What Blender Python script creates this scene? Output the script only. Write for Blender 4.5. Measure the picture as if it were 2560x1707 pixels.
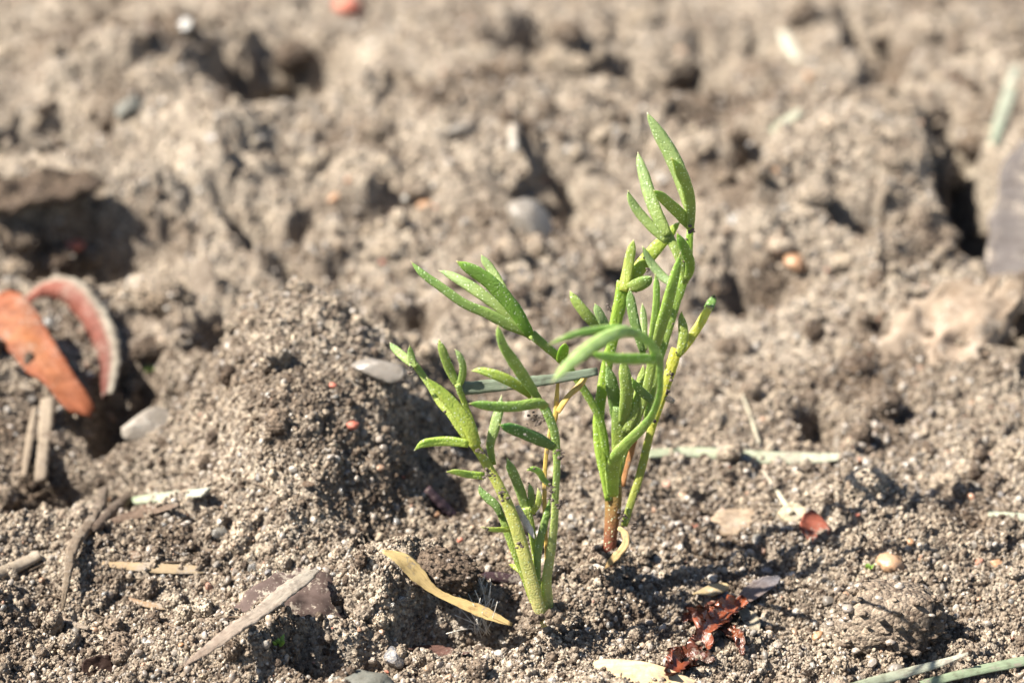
import bpy, bmesh, math, random
import numpy as np
from mathutils import Vector, Matrix

# one Blender unit = 1 cm (a close-up of two seedlings about 3 cm tall)
random.seed(7); RNG = np.random.default_rng(7)
scene = bpy.context.scene
for o in list(bpy.data.objects): bpy.data.objects.remove(o)
scene.unit_settings.system = 'METRIC'; scene.unit_settings.scale_length = 0.01
C = scene.collection
R = math.radians

# ------------------------------------------------------------------ camera
PW, PH = 2560.0, 1707.0
PITCH = R(28.0); HFOV = R(23.0); DIST = 14.0
FPX = PW / 2 / math.tan(HFOV / 2)
CAM = np.array([-0.18, -11.55, 7.91])
FW = np.array([0, math.cos(PITCH), -math.sin(PITCH)])
UP = np.array([0, math.sin(PITCH), math.cos(PITCH)])
RT = np.array([1.0, 0, 0])
cam_d = bpy.data.cameras.new('camera'); cam = bpy.data.objects.new('camera', cam_d); C.objects.link(cam)
cam.location = CAM; cam.rotation_euler = (math.pi / 2 - PITCH, 0, 0)
cam_d.sensor_width = 36; cam_d.lens = 18 / math.tan(HFOV / 2)
cam_d.clip_start = 0.1; cam_d.clip_end = 3000
cam_d.dof.use_dof = True
cam_d.dof.focus_distance = 13.95
cam_d.dof.aperture_fstop = cam_d.lens * 1e-3 / 0.23
scene.camera = cam

# ------------------------------------------------------------------ light
SUN_EL = R(50); SHX, SHY = 0.99, 0.10           # where the shadows point on the ground
w = bpy.data.worlds.new('World'); scene.world = w; w.use_nodes = True
nt = w.node_tree; nt.nodes.clear()
sky = nt.nodes.new('ShaderNodeTexSky'); sky.sky_type = 'NISHITA'; sky.sun_disc = False
sky.sun_elevation = SUN_EL; sky.sun_rotation = math.atan2(-SHX, -SHY)
bg = nt.nodes.new('ShaderNodeBackground'); bg.inputs[1].default_value = 0.05
wo = nt.nodes.new('ShaderNodeOutputWorld')
nt.links.new(sky.outputs[0], bg.inputs[0]); nt.links.new(bg.outputs[0], wo.inputs[0])
sd = bpy.data.lights.new('sun', 'SUN'); sd.energy = 5.0; sd.angle = R(0.53); sd.color = (1.0, 0.95, 0.87)
so = bpy.data.objects.new('sun', sd); C.objects.link(so)
n_ = math.hypot(SHX, SHY)
so.rotation_euler = Vector((SHX / n_ * math.cos(SUN_EL), SHY / n_ * math.cos(SUN_EL), -math.sin(SUN_EL))).to_track_quat('-Z', 'Y').to_euler()
so.location = (-10, 5, 20)
vs = scene.view_settings
vs.view_transform = 'Standard'; vs.look = 'None'; vs.gamma = 1; vs.exposure = 1.74; vs.use_curve_mapping = False

cy = scene.cycles
cy.max_bounces = 5; cy.diffuse_bounces = 1; cy.glossy_bounces = 2; cy.transmission_bounces = 4; cy.caustics_reflective = False; cy.caustics_refractive = False

# ------------------------------------------------------------------ maths
def hash2(ix, iy, seed=0):
    h = (ix.astype(np.int64) * 374761393 + iy.astype(np.int64) * 668265263 + seed * 1442695041) & 0xffffffff
    h = ((h ^ (h >> 13)) * 1274126177) & 0xffffffff
    h = h ^ (h >> 16)
    return (h & 0xffffff) / float(0x1000000)
def vnoise(x, y, seed=0):
    x0 = np.floor(x); y0 = np.floor(y); fx = x - x0; fy = y - y0
    fx = fx * fx * fx * (fx * (fx * 6 - 15) + 10); fy = fy * fy * fy * (fy * (fy * 6 - 15) + 10)
    a = hash2(x0, y0, seed); b = hash2(x0 + 1, y0, seed); c = hash2(x0, y0 + 1, seed); d = hash2(x0 + 1, y0 + 1, seed)
    return (a + (b - a) * fx + (c - a) * fy + (a - b - c + d) * fx * fy) * 2 - 1
def fbm(x, y, seed=0, oct=4):
    r = 0; a = 1.0; s = 0
    for i in range(oct):
        r = r + a * vnoise(x * 2 ** i + 13.7 * i, y * 2 ** i - 7.1 * i, seed + i); s += a; a *= 0.5
    return r / s
def domes(x, y, cell, seed, fill=0.75):
    """packed rounded crumbs: height field of random half-balls on a jittered grid"""
    gx = np.floor(x / cell); gy = np.floor(y / cell); best = np.zeros_like(x)
    for i in (-1, 0, 1):
        for j in (-1, 0, 1):
            cx = gx + i; cy = gy + j
            px = (cx + hash2(cx, cy, seed)) * cell; py = (cy + hash2(cx, cy, seed + 1)) * cell
            rr = cell * (0.35 + 0.5 * hash2(cx, cy, seed + 2)) * fill / 0.75
            e = 0.7 + 0.6 * hash2(cx, cy, seed + 4)
            q = 1 - ((x - px) ** 2 * e + (y - py) ** 2 / e) / rr ** 2
            best = np.maximum(best, np.sqrt(np.maximum(q, 0)) * rr * (0.6 + 0.5 * hash2(cx, cy, seed + 3)))
    return best

def cells(x, y, cell, seed, tilt):
    """broken aggregates: flat tilted facets with sharp steps between them"""
    gx = np.floor(x / cell); gy = np.floor(y / cell); bd = np.full(x.shape, 9e9); bh = np.zeros_like(x)
    for i in (-1, 0, 1):
        for j in (-1, 0, 1):
            cx = gx + i; cy = gy + j
            dx = x - (cx + hash2(cx, cy, seed)) * cell; dy = y - (cy + hash2(cx, cy, seed + 1)) * cell
            d = dx * dx + dy * dy; k = d < bd
            v = hash2(cx, cy, seed + 2) * cell + tilt * (dx * (hash2(cx, cy, seed + 3) - .5) + dy * (hash2(cx, cy, seed + 4) - .5)) * 2
            bh = np.where(k, v, bh); bd = np.where(k, d, bd)
    return bh
def ray(px, py):
    d = FW * FPX + RT * (px - PW / 2) - UP * (py - PH / 2)
    return d / np.linalg.norm(d)
def g0(px, py, z=0.0):
    d = ray(px, py); t = (z - CAM[2]) / d[2]
    return CAM + d * t

# hand-placed relief: photo position on the ground, radii, height, edge sharpness
FEAT = [
    (790, 1085, .74, .95, .70, 1.8), (700, 900, .9, .8, .25, 1), (1010, 1440, .42, .26, .30, 2),
    (1150, 1505, .36, .20, -.34, 2), (320, 935, .26, .42, -.75, 2.2), (570, 800, .22, .42, -.75, 2.2),
    (190, 1150, .65, .32, -.36, 1), (700, 165, .52, 1.05, -1.5, 2.2), (1470, 150, .52, .45, -1.2, 2.2),
    (1745, 165, .34, .7, -1.3, 2.2), (2425, 400, .32, 1.3, -1.5, 2.5), (2525, 775, .35, .35, -.8, 4),
    (50, 330, .55, .40, -.8, 2), (150, 590, .8, .32, -.6, 1.6), (690, 545, .34, .25, -.40, 2),
    (1400, 490, .26, .5, -.45, 2), (2065, 1010, .17, .22, -.35, 1.5), (1940, 690, .4, .16, -.3, 1.5),
    (100, 500, .9, .45, .38, 3), (1150, 330, 1.6, 1.5, .40, 1), (2080, 420, 1.1, 1.4, .55, 1.3),
    (400, 330, 1.0, 1.1, .40, 1), (330, 150, .7, .8, .35, 1.5), (560, 420, .4, .6, .3, 1.5),
    (650, 1570, .62, .22, .20, 1.5), (880, 1590, .34, .16, -.42, 2), (1700, 1440, .5, .2, -.10, 1),
    (1490, 1425, .24, .16, .10, 1.5), (1460, 1480, .2, .12, -.10, 1.5), (1000, 760, .25, .3, -.3, 1.5), (260, 230, .4, .2, -.35, 1.5),
    (1330, 60, .3, .6, -.5, 2), (2200, 100, .2, .9, -.5, 2), (1900, 60, .5, .3, -.4, 2),
    (1750, 330, .25, .3, -.3, 2), (1870, 430, .2, .3, -.35, 2), (2150, 560, .3, .2, -.3, 2),
    (1090, 1180, .30, .30, -.25, 1.5), (400, 1340, .7, .3, .06, 1), (2400, 1250, 1., .5, .1, 1), (1950, 1370, .55, .14, -.06, 1.5),
    (560, 1330, .3, .15, -.06, 1.5), (950, 520, .3, .2, -.2, 1.5), (1300, 700, .5, .4, .15, 1.5), (780, 640, .3, .2, -.15, 2),
]
FEAT_G = [(g0(a, b)[0], g0(a, b)[1], rx, ry, am, k) for a, b, rx, ry, am, k in FEAT]
def h_large(x, y):
    x = np.asarray(x, float); y = np.asarray(y, float)
    wk = 1 + .9 * np.clip((y - 1.2) / 2, 0, 1)
    wx = x + wk * (0.13 * fbm(x * 2.1, y * 2.1, 50) + 0.05 * fbm(x * 5, y * 5, 51, 2))
    wy = y + wk * (0.13 * fbm(x * 2.1, y * 2.1, 60) + 0.05 * fbm(x * 5, y * 5, 61, 2))
    h = 0.14 * fbm(x * 0.8, y * 0.8, 3, 3)
    for cx, cy, rx, ry, am, k in FEAT_G:
        q = ((wx - cx) / rx) ** 2 + ((wy - cy) / ry) ** 2
        h = h + am * np.exp(-np.minimum(q, 9) ** k)
    far = np.clip((np.hypot(x, y - 4) - 12) / 20, 0, 1)
    return h * (1 - far)
def h_full(x, y):
    x = np.asarray(x, float); y = np.asarray(y, float)
    h = h_large(x, y)
    ux = x + 0.07 * fbm(x * 5, y * 5, 70, 4); uy = y + 0.07 * fbm(x * 5, y * 5, 71, 4)
    fx = x + 0.02 * fbm(x * 20, y * 20, 72, 2); fy = y + 0.02 * fbm(x * 20, y * 20, 73, 2)
    rough = np.clip(0.45 + 0.9 * fbm(x * 0.9, y * 0.9, 21, 3), 0.08, 1)
    rough2 = np.clip(0.42 + 1.0 * fbm(x * 1.7, y * 1.7, 25, 3), 0.06, 1)
    h = h + 0.26 * rough * cells(ux, uy, 0.55, 31, .5)
    h = h + 0.20 * rough2 * domes(ux, uy, 0.30, 32)
    h = h + 0.34 * rough2 * cells(ux, uy, 0.20, 36, .6)
    h = h + 0.36 * (0.25 + 0.75 * rough) * cells(fx, fy, 0.095, 33, .6)
    h = h + 0.22 * rough2 * domes(fx, fy, 0.07, 34)
    h = h + 0.05 * fbm(x * 5, y * 5, 44, 3) + 0.030 * fbm(x * 18, y * 18, 41, 4)
    return h - 0.22
def hit(px, py, fun=h_full, extra=0.0):
    d = ray(px, py)
    t = np.arange(9.0, 34.0, 0.025)
    P = CAM[None] + d[None] * t[:, None]
    below = P[:, 2] < fun(P[:, 0], P[:, 1]) + extra
    i = int(np.argmax(below)) if below.any() else len(t) - 1
    return P[i]
def depth_of(p): return float(np.dot(np.asarray(p) - CAM, FW))
def cm(pxw, p): return pxw * depth_of(p) / FPX

# ------------------------------------------------------------------ materials
def new_mat(name):
    m = bpy.data.materials.new(name); m.use_nodes = True
    n = m.node_tree; b = n.nodes['Principled BSDF']
    return m, n, b
def N(n, t, **kw):
    x = n.nodes.new(t)
    for k, v in kw.items(): setattr(x, k, v)
    return x
def noise(n, scale, detail=4, rough=0.6, coord=None):
    x = N(n, 'ShaderNodeTexNoise'); x.inputs['Scale'].default_value = scale
    x.inputs['Detail'].default_value = detail; x.inputs['Roughness'].default_value = rough
    if coord is not None: n.links.new(coord, x.inputs['Vector'])
    return x
def ramp(n, fac, stops, interp='LINEAR'):
    r = N(n, 'ShaderNodeValToRGB'); r.color_ramp.interpolation = interp
    e = r.color_ramp.elements
    while len(e) > 1: e.remove(e[-1])
    e[0].position = stops[0][0]; e[0].color = (*stops[0][1], 1)
    for p, c in stops[1:]:
        k = e.new(p); k.color = (*c, 1)
    n.links.new(fac, r.inputs[0]); return r
def bump(n, b, height, strength, dist):
    x = N(n, 'ShaderNodeBump'); x.inputs['Strength'].default_value = strength; x.inputs['Distance'].default_value = dist
    n.links.new(height, x.inputs['Height']); n.links.new(x.outputs[0], b.inputs['Normal']); return x
def mixc(n, a, bcol, fac, mode='MIX'):
    x = N(n, 'ShaderNodeMix', data_type='RGBA', blend_type=mode)
    for s, v in ((x.inputs[0], fac), (x.inputs[6], a), (x.inputs[7], bcol)):
        if hasattr(v, 'node'): n.links.new(v, s)
        elif isinstance(v, (int, float)): s.default_value = v
        else: s.default_value = (*v, 1)
    return x.outputs[2]

def soil_material(name, random_tint):
    m, n, b = new_mat(name)
    geo = N(n, 'ShaderNodeNewGeometry'); P = geo.outputs['Position']
    n1 = noise(n, 1.1, 4, 0.55, P); n2 = noise(n, 9, 5, 0.7, P); n3 = noise(n, 55, 4, 0.7, P)
    c1 = ramp(n, n1.outputs[0], [(.34, (.150, .116, .086)), (.48, (.268, .226, .178)), (.68, (.365, .316, .254))])
    c2 = ramp(n, n2.outputs[0], [(.30, (.62, .58, .55)), (.5, (1, 1, 1)), (.70, (1.22, 1.18, 1.12))])
    c3 = ramp(n, n3.outputs[0], [(.33, (.55, .50, .46)), (.5, (1, 1, 1)), (.68, (1.25, 1.25, 1.22))])
    vo = N(n, 'ShaderNodeTexVoronoi'); vo.inputs['Scale'].default_value = 42; n.links.new(P, vo.inputs['Vector'])
    sv = N(n, 'ShaderNodeSeparateColor'); n.links.new(vo.outputs['Color'], sv.inputs[0])
    c4 = ramp(n, sv.outputs[0], [(0, (.42, .36, .33)), (.25, (.80, .77, .74)), (.6, (1.02, 1.0, .98)), (.85, (1.22, 1.20, 1.16)), (1, (1.55, 1.55, 1.52))])
    c = mixc(n, c1.outputs[0], c2.outputs[0], 1.0, 'MULTIPLY'); c = mixc(n, c, c3.outputs[0], 0.85, 'MULTIPLY'); c = mixc(n, c, c4.outputs[0], 0.9, 'MULTIPLY')
    if random_tint:
        oi = N(n, 'ShaderNodeObjectInfo')
        rr = ramp(n, oi.outputs['Random'], [(0, (.32, .27, .24)), (.2, (.70, .64, .60)), (.5, (1, .98, .96)), (.82, (1.22, 1.19, 1.14)), (1, (1.5, 1.49, 1.46))])
        c = mixc(n, c, rr.outputs[0], 1.0, 'MULTIPLY')
    n.links.new(c, b.inputs['Base Color'])
    b.inputs['Roughness'].default_value = 0.85; b.inputs['Specular IOR Level'].default_value = 0.3
    ad = N(n, 'ShaderNodeMath', operation='SUBTRACT'); n.links.new(n3.outputs[0], ad.inputs[0]); n.links.new(vo.outputs['Distance'], ad.inputs[1])
    bump(n, b, ad.outputs[0], 1.0, 0.025)
    return m
def grain_material(name, stops, rough=0.22, trans=0.0, sss=0.0, dust=.75):
    m, n, b = new_mat(name)
    oi = N(n, 'ShaderNodeObjectInfo'); tc = N(n, 'ShaderNodeTexCoord')
    r = ramp(n, oi.outputs['Random'], stops)
    nn = noise(n, 3.0, 4, 0.6, tc.outputs['Object'])
    d = ramp(n, nn.outputs[0], [(.35, (.72, .68, .62)), (.6, (1.05, 1.05, 1.05))])
    gc = mixc(n, r.outputs[0], d.outputs[0], 1.0, 'MULTIPLY'); nd = noise(n, 5.0, 5, .75, tc.outputs['Object'])
    dd = ramp(n, nd.outputs[0], [(.46, (0, 0, 0)), (.56, (dust,) * 3)])
    n.links.new(mixc(n, gc, (.27, .225, .178), dd.outputs[0]), b.inputs['Base Color'])
    rr = ramp(n, nn.outputs[0], [(.35, (rough + .35,) * 3), (.62, (rough,) * 3)])
    n.links.new(rr.outputs[0], b.inputs['Roughness'])
    b.inputs['Specular IOR Level'].default_value = 0.6; b.inputs['IOR'].default_value = 1.5
    b.inputs['Transmission Weight'].default_value = trans
    if sss:
        b.inputs['Subsurface Weight'].default_value = sss; b.inputs['Subsurface Scale'].default_value = 0.03
        b.inputs['Subsurface Radius'].default_value = (1, .8, .6)
    n2 = noise(n, 9.0, 3, 0.6, tc.outputs['Object']); bump(n, b, n2.outputs[0], 0.25, 0.02)
    return m
SOIL = soil_material('soil', False); CRUMB = soil_material('soil_crumb', True)
SAND = grain_material('sand', [(0, (.09, .075, .065)), (.15, (.20, .16, .13)), (.45, (.28, .24, .20)), (.7, (.34, .305, .26)), (.88, (.42, .39, .35)), (.94, (.36, .25, .155)), (.98, (.38, .19, .10)), (1, (.34, .13, .08))], 0.16, 0.0, 0.0)
CLEAR = grain_material('clear_quartz', [(0, (.70, .66, .58)), (.6, (.84, .82, .78)), (1, (.80, .66, .48))], 0.10, 0.75)
MILKY = grain_material('milky_quartz', [(0, (.20, .175, .145)), (.5, (.26, .23, .195)), (1, (.32, .29, .25))], 0.28, 0.35, 0.0)
DULLQ = grain_material('dull_quartz', [(0, (.25, .22, .18)), (1, (.31, .28, .235))], 0.5, 0.2, 0.0, .9)
AMBER = grain_material('amber_grain', [(0, (.40, .19, .08)), (1, (.42, .26, .15))], 0.25, 0.1, 0.3, .35)
BRICK = grain_material('brick_grain', [(0, (.42, .09, .05)), (1, (.46, .13, .07))], 0.5, dust=.4)
GREYST = grain_material('grey_stone', [(0, (.085, .085, .07)), (1, (.11, .11, .09))], 0.6, dust=.12)
SLATE = grain_material('slate_stone', [(0, (.06, .065, .08)), (1, (.08, .085, .10))], 0.4)

def leaf_material():
    m, n, b = new_mat('seedling_leaf')
    at_ = N(n, 'ShaderNodeAttribute', attribute_name='col'); tc = N(n, 'ShaderNodeTexCoord')
    P = tc.outputs['Object']
    n1 = noise(n, 14, 3, 0.5, P)
    r1 = ramp(n, n1.outputs[0], [(.3, (.80, .84, .78)), (.7, (1.16, 1.12, 1.10))])
    c = mixc(n, at_.outputs['Color'], r1.outputs[0], 1.0, 'MULTIPLY')
    v = N(n, 'ShaderNodeTexVoronoi'); v.inputs['Scale'].default_value = 62; n.links.new(P, v.inputs['Vector'])
    dot = ramp(n, v.outputs['Distance'], [(.16, (1, 1, 1)), (.34, (0, 0, 0))])
    sep = N(n, 'ShaderNodeSeparateColor'); n.links.new(v.outputs['Color'], sep.inputs[0])
    gate = ramp(n, sep.outputs[0], [(.42, (0, 0, 0)), (.60, (1, 1, 1))])
    dots = mixc(n, dot.outputs[0], gate.outputs[0], 1.0, 'MULTIPLY')
    c = mixc(n, c, (.60, .68, .44), dots)                       # pale glandular dots of the leaf skin
    n.links.new(c, b.inputs['Base Color'])
    b.inputs['Roughness'].default_value = 0.46; b.inputs['Specular IOR Level'].default_value = 0.4
    b.inputs['Subsurface Weight'].default_value = 0.35; b.inputs['Subsurface Scale'].default_value = 0.05
    b.inputs['Subsurface Radius'].default_value = (0.7, 1.0, 0.25)
    v2 = N(n, 'ShaderNodeTexVoronoi'); v2.inputs['Scale'].default_value = 105; n.links.new(P, v2.inputs['Vector'])
    inv = N(n, 'ShaderNodeMath', operation='SUBTRACT'); inv.inputs[0].default_value = 1; n.links.new(v2.outputs['Distance'], inv.inputs[1])
    bump(n, b, inv.outputs[0], 0.5, 0.008)
    tr = N(n, 'ShaderNodeBsdfTranslucent'); n.links.new(mixc(n, c, (1.25, 1.35, .6), 1.0, 'MULTIPLY'), tr.inputs[0])
    mx = N(n, 'ShaderNodeMixShader'); mx.inputs[0].default_value = 0.30
    out = n.nodes['Material Output']
    n.links.new(b.outputs[0], mx.inputs[1]); n.links.new(tr.outputs[0], mx.inputs[2]); n.links.new(mx.outputs[0], out.inputs[0])
    return m
LEAF = leaf_material()
def dry_material(name, rough=0.7, streak=30.0, transl=0.12, spec=0.3, bmp=0.4, dust=.8):
    """plant litter: colour from the attribute col, fine lengthwise fibre and stains"""
    m, n, b = new_mat(name)
    at_ = N(n, 'ShaderNodeAttribute', attribute_name='col'); st = N(n, 'ShaderNodeAttribute', attribute_name='fib')
    tc = N(n, 'ShaderNodeTexCoord')
    mp = N(n, 'ShaderNodeMapping'); mp.inputs['Scale'].default_value = (1.5, streak, 1.0); n.links.new(st.outputs['Vector'], mp.inputs[0])
    n1 = noise(n, 1.0, 4, 0.6, mp.outputs[0]); n2 = noise(n, 16, 4, 0.65, tc.outputs['Object'])
    r1 = ramp(n, n1.outputs[0], [(.3, (.66, .62, .58)), (.52, (1, 1, 1)), (.72, (1.2, 1.2, 1.18))])
    r2 = ramp(n, n2.outputs[0], [(.28, (.50, .44, .40)), (.5, (1, 1, 1)), (.75, (1.12, 1.12, 1.1))])
    c = mixc(n, at_.outputs['Color'], r1.outputs[0], 0.9, 'MULTIPLY'); c = mixc(n, c, r2.outputs[0], 0.8, 'MULTIPLY')
    nd = noise(n, 48, 3, 0.7, tc.outputs['Object']); nb = noise(n, 6, 2, 0.5, tc.outputs['Object'])
    ds = N(n, 'ShaderNodeMath', operation='MULTIPLY'); n.links.new(nd.outputs[0], ds.inputs[0]); n.links.new(nb.outputs[0], ds.inputs[1])
    dr = ramp(n, ds.outputs[0], [(.30, (0, 0, 0)), (.36, (dust,) * 3)]); c = mixc(n, c, (.27, .225, .178), dr.outputs[0])
    n.links.new(c, b.inputs['Base Color']); b.inputs['Roughness'].default_value = rough; b.inputs['Specular IOR Level'].default_value = spec
    bump(n, b, n1.outputs[0], bmp, 0.012)
    tr = N(n, 'ShaderNodeBsdfTranslucent'); n.links.new(c, tr.inputs[0])
    mx = N(n, 'ShaderNodeMixShader'); mx.inputs[0].default_value = transl
    n.links.new(b.outputs[0], mx.inputs[1]); n.links.new(tr.outputs[0], mx.inputs[2]); n.links.new(mx.outputs[0], n.nodes['Material Output'].inputs[0])
    return m
STRAW = dry_material('dry_straw'); DUSTY = dry_material('dusty_leaf', .8, 12, .05, .2, .6, 1.0); HUSK = dry_material('glossy_husk', 0.6, 14, 0.12, 0.12, 0.6, .4); WOOD = dry_material('twig_bark', 0.8, 40, 0.0, 0.2, 1.0, .9); BARK = dry_material('rough_bark', .9, 8, 0.0, .15, 1.0, .9)
BRACT = dry_material('wet_bract', 0.25, 10, 0.1, 0.7, 0.8, .5)
GRASS = dry_material('cut_grass', 0.5, 22, 0.2, 0.4, 0.5)
def simple(name, col, rough, transl=0.0):
    m, n, b = new_mat(name); tc = N(n, 'ShaderNodeTexCoord'); n1 = noise(n, 30, 3, .6, tc.outputs['Object'])
    r = ramp(n, n1.outputs[0], [(.3, tuple(c * .6 for c in col)), (.7, tuple(min(1, c * 1.25) for c in col))])
    n.links.new(r.outputs[0], b.inputs['Base Color']); b.inputs['Roughness'].default_value = rough
    return m
DIRT = simple('clinging_dirt', (.085, .062, .046), 0.75)
MOSS = simple('moss', (.20, .33, .05), 0.5)
FLUFF = simple('seed_fluff', (.72, .66, .56), 0.5)

# ------------------------------------------------------------------ object helpers
def link(name, me, mat, parent=None):
    o = bpy.data.objects.new(name, me); C.objects.link(o)
    if mat is not None:
        me.materials.clear(); me.materials.append(mat)
    if parent is not None: o.parent = parent
    return o
def tag(o, label=None, cat=None, group=None, kind=None):
    if label: o['label'] = label
    if cat: o['category'] = cat
    if group: o['group'] = group
    if kind: o['kind'] = kind
    return o
def empty(name, loc, label, cat, group=None):
    o = bpy.data.objects.new(name, None); C.objects.link(o); o.location = loc; o.empty_display_size = 0.2
    return tag(o, label, cat, group)
def mesh(name, V, F, col=None, fib=None, smooth=True, origin=None, mi=None):
    V = np.asarray(V, float); org = V.mean(0) if origin is None else np.asarray(origin, float)
    me = bpy.data.meshes.new(name); me.from_pydata((V - org).tolist(), [], F)
    if col is not None:
        a = me.attributes.new('col', 'FLOAT_COLOR', 'POINT'); c4 = np.ones((len(V), 4)); c4[:, :3] = col
        a.data.foreach_set('color', c4.astype(np.float32).ravel())
    if fib is not None:
        a = me.attributes.new('fib', 'FLOAT_VECTOR', 'POINT'); a.data.foreach_set('vector', np.asarray(fib, np.float32).ravel())
    me.polygons.foreach_set('use_smooth', [smooth] * len(me.polygons))
    if mi is not None: me.polygons.foreach_set('material_index', mi)
    me.update()
    return me, org
def catmull(P, n):
    P = np.asarray(P, float); m = len(P)
    if m == 2: P = np.array([P[0], (P[0] + P[1]) / 2, P[1]]); m = 3
    Q = np.vstack([2 * P[0] - P[1], P, 2 * P[-1] - P[-2]])
    t = np.linspace(0, m - 1, n); i = np.minimum(t.astype(int), m - 2); f = (t - i)[:, None]
    a, b, c, d = Q[i], Q[i + 1], Q[i + 2], Q[i + 3]
    return 0.5 * (2 * b + (c - a) * f + (2 * a - 5 * b + 4 * c - d) * f * f + (3 * b - a - 3 * c + d) * f ** 3)
def sweep(spine, width, ratio=0.5, groove=0.0, twist=0.0, ns=14, face=(0, -1, .45), rnd=0.02, tip=True, seed=0, flat=False, curl=0.0):
    """closed tapered blade along spine; width in cm per spine point"""
    n = len(spine); rng = np.random.default_rng(seed)
    T = np.gradient(spine, axis=0); T /= np.linalg.norm(T, axis=1)[:, None] + 1e-9
    V = []; U = []
    th = np.linspace(0, 2 * np.pi, ns, endpoint=False)
    face = np.array(face, float); face /= np.linalg.norm(face)
    for i in range(n):
        s = np.cross(T[i], face); l = np.linalg.norm(s)
        s = s / l if l > .05 else np.array([1., 0, 0]); f = np.cross(s, T[i])
        tw = twist if np.isscalar(twist) else twist[i]
        s, f = s * math.cos(tw) + f * math.sin(tw), f * math.cos(tw) - s * math.sin(tw)
        if i and np.dot(s, S_prev) < 0: s, f = -s, -f
        S_prev = s
        w_ = width[i] / 2
        x = np.cos(th); y = np.sin(th) * ratio
        if groove: y = y - groove * np.exp(-(x / .3) ** 2) * (np.sin(th) > 0)
        if flat: y = np.sign(np.sin(th)) * np.abs(np.sin(th)) ** .5 * ratio
        y = y + curl * (x * x - .4)
        j = 1 + rnd * rng.normal(size=ns)
        V.append(spine[i] + (x * w_ * j)[:, None] * s + (y * w_ * j)[:, None] * f)
        U.append(np.stack([np.full(ns, i / (n - 1) * 4), x * .5 + .5, np.sin(th)], 1))
    V = np.vstack(V); U = np.vstack(U); F = []
    for i in range(n - 1):
        for k in range(ns):
            a = i * ns + k; b = i * ns + (k + 1) % ns
            F.append((a, b, b + ns, a + ns))
    F.append(tuple(range(ns))[::-1]); F.append(tuple(range((n - 1) * ns, n * ns)))
    return V, F, U
def lerp_col(c0, c1, t): return np.asarray(c0)[None] * (1 - t)[:, None] + np.asarray(c1)[None] * t[:, None]

# ------------------------------------------------------------------ ground sheet
def axis(lo, hi, n, reach):
    core = np.linspace(lo, hi, n); step = core[1] - core[0]; out = []; p = 0; s = step
    while p < reach: s *= 1.35; p += s; out.append(p)
    out = np.array(out)
    return np.concatenate([lo - out[::-1], core, hi + out])
U_ = axis(-1, 1, 760, 60.0); 
ty = np.linspace(0, 1, 820); ycore = -2.2 + 15.5 * (0.62 * ty + 0.38 * ty ** 2)
yb = []; p = 0; s = .03
while p < 260: s *= 1.35; p += s; yb.append(p)
yb = np.array(yb); ys = np.concatenate([ycore[0] - yb[::-1], ycore, ycore[-1] + yb])
hw = 3.7 + 0.30 * np.clip(ys, -2, 13)
GX = U_[None, :] * hw[:, None]; GY = np.repeat(ys[:, None], len(U_), 1)
GZ = h_full(GX.ravel(), GY.ravel())
ny, nx = GX.shape
V = np.stack([GX.ravel(), GY.ravel(), GZ], 1)
idx = np.arange(ny * nx).reshape(ny, nx)
quads = np.stack([idx[:-1, :-1], idx[:-1, 1:], idx[1:, 1:], idx[1:, :-1]], -1).reshape(-1, 4)
me = bpy.data.meshes.new('soil_ground')
me.vertices.add(len(V)); me.vertices.foreach_set('co', V.astype(np.float32).ravel())
me.loops.add(quads.size); me.loops.foreach_set('vertex_index', quads.astype(np.int32).ravel())
me.polygons.add(len(quads)); me.polygons.foreach_set('loop_start', np.arange(0, quads.size, 4, dtype=np.int32))
me.polygons.foreach_set('use_smooth', np.ones(len(quads), bool))
me.update(); me.validate()
tag(link('soil_ground', me, SOIL), 'dry grey-brown crumbly soil', None, None, 'structure')

# ------------------------------------------------------------------ crumbs and grains
def ico(sub):
    bm = bmesh.new(); bmesh.ops.create_icosphere(bm, subdivisions=sub, radius=1.0)
    v = np.array([x.co[:] for x in bm.verts]); f = [tuple(q.index for q in p.verts) for p in bm.faces]; bm.free(); return v, f
ICO1, ICO2, ICO3 = ico(1), ico(2), ico(3)
def sph_noise(v, rng, terms=7, fmax=3.5):
    r = np.zeros(len(v))
    for _ in range(terms):
        k = rng.normal(size=3); k *= rng.uniform(1, fmax) / np.linalg.norm(k); r += np.sin(v @ k + rng.uniform(0, 6.28)) / np.linalg.norm(k)
    return r / terms
def crumb_shape(rng, base=ICO2, amp=0.95, squash=0.42):
    v, f = base; r = np.clip(1 + amp * sph_noise(v, rng, 8, 6.5) + .07 * rng.normal(size=len(v)), .45, 1.6)
    s = np.array([1, rng.uniform(squash, 1), rng.uniform(squash * .85, .95)])
    return v * r[:, None] * s, f
def facet_shape(rng, base=ICO2, planes=11, squash=.65, soft=.2):
    v, f = base; r = np.full(len(v), 1.15)
    for _ in range(planes):
        k = rng.normal(size=3); k /= np.linalg.norm(k); d = rng.uniform(.68, 1.0)
        c = v @ k; r = np.minimum(r, np.where(c > .05, d / np.maximum(c, .05), 9))
    r = r * (1 - soft) + soft * .95
    s = np.array([1, rng.uniform(squash, 1), rng.uniform(squash, .9)])
    return v * r[:, None] * s, f
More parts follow.
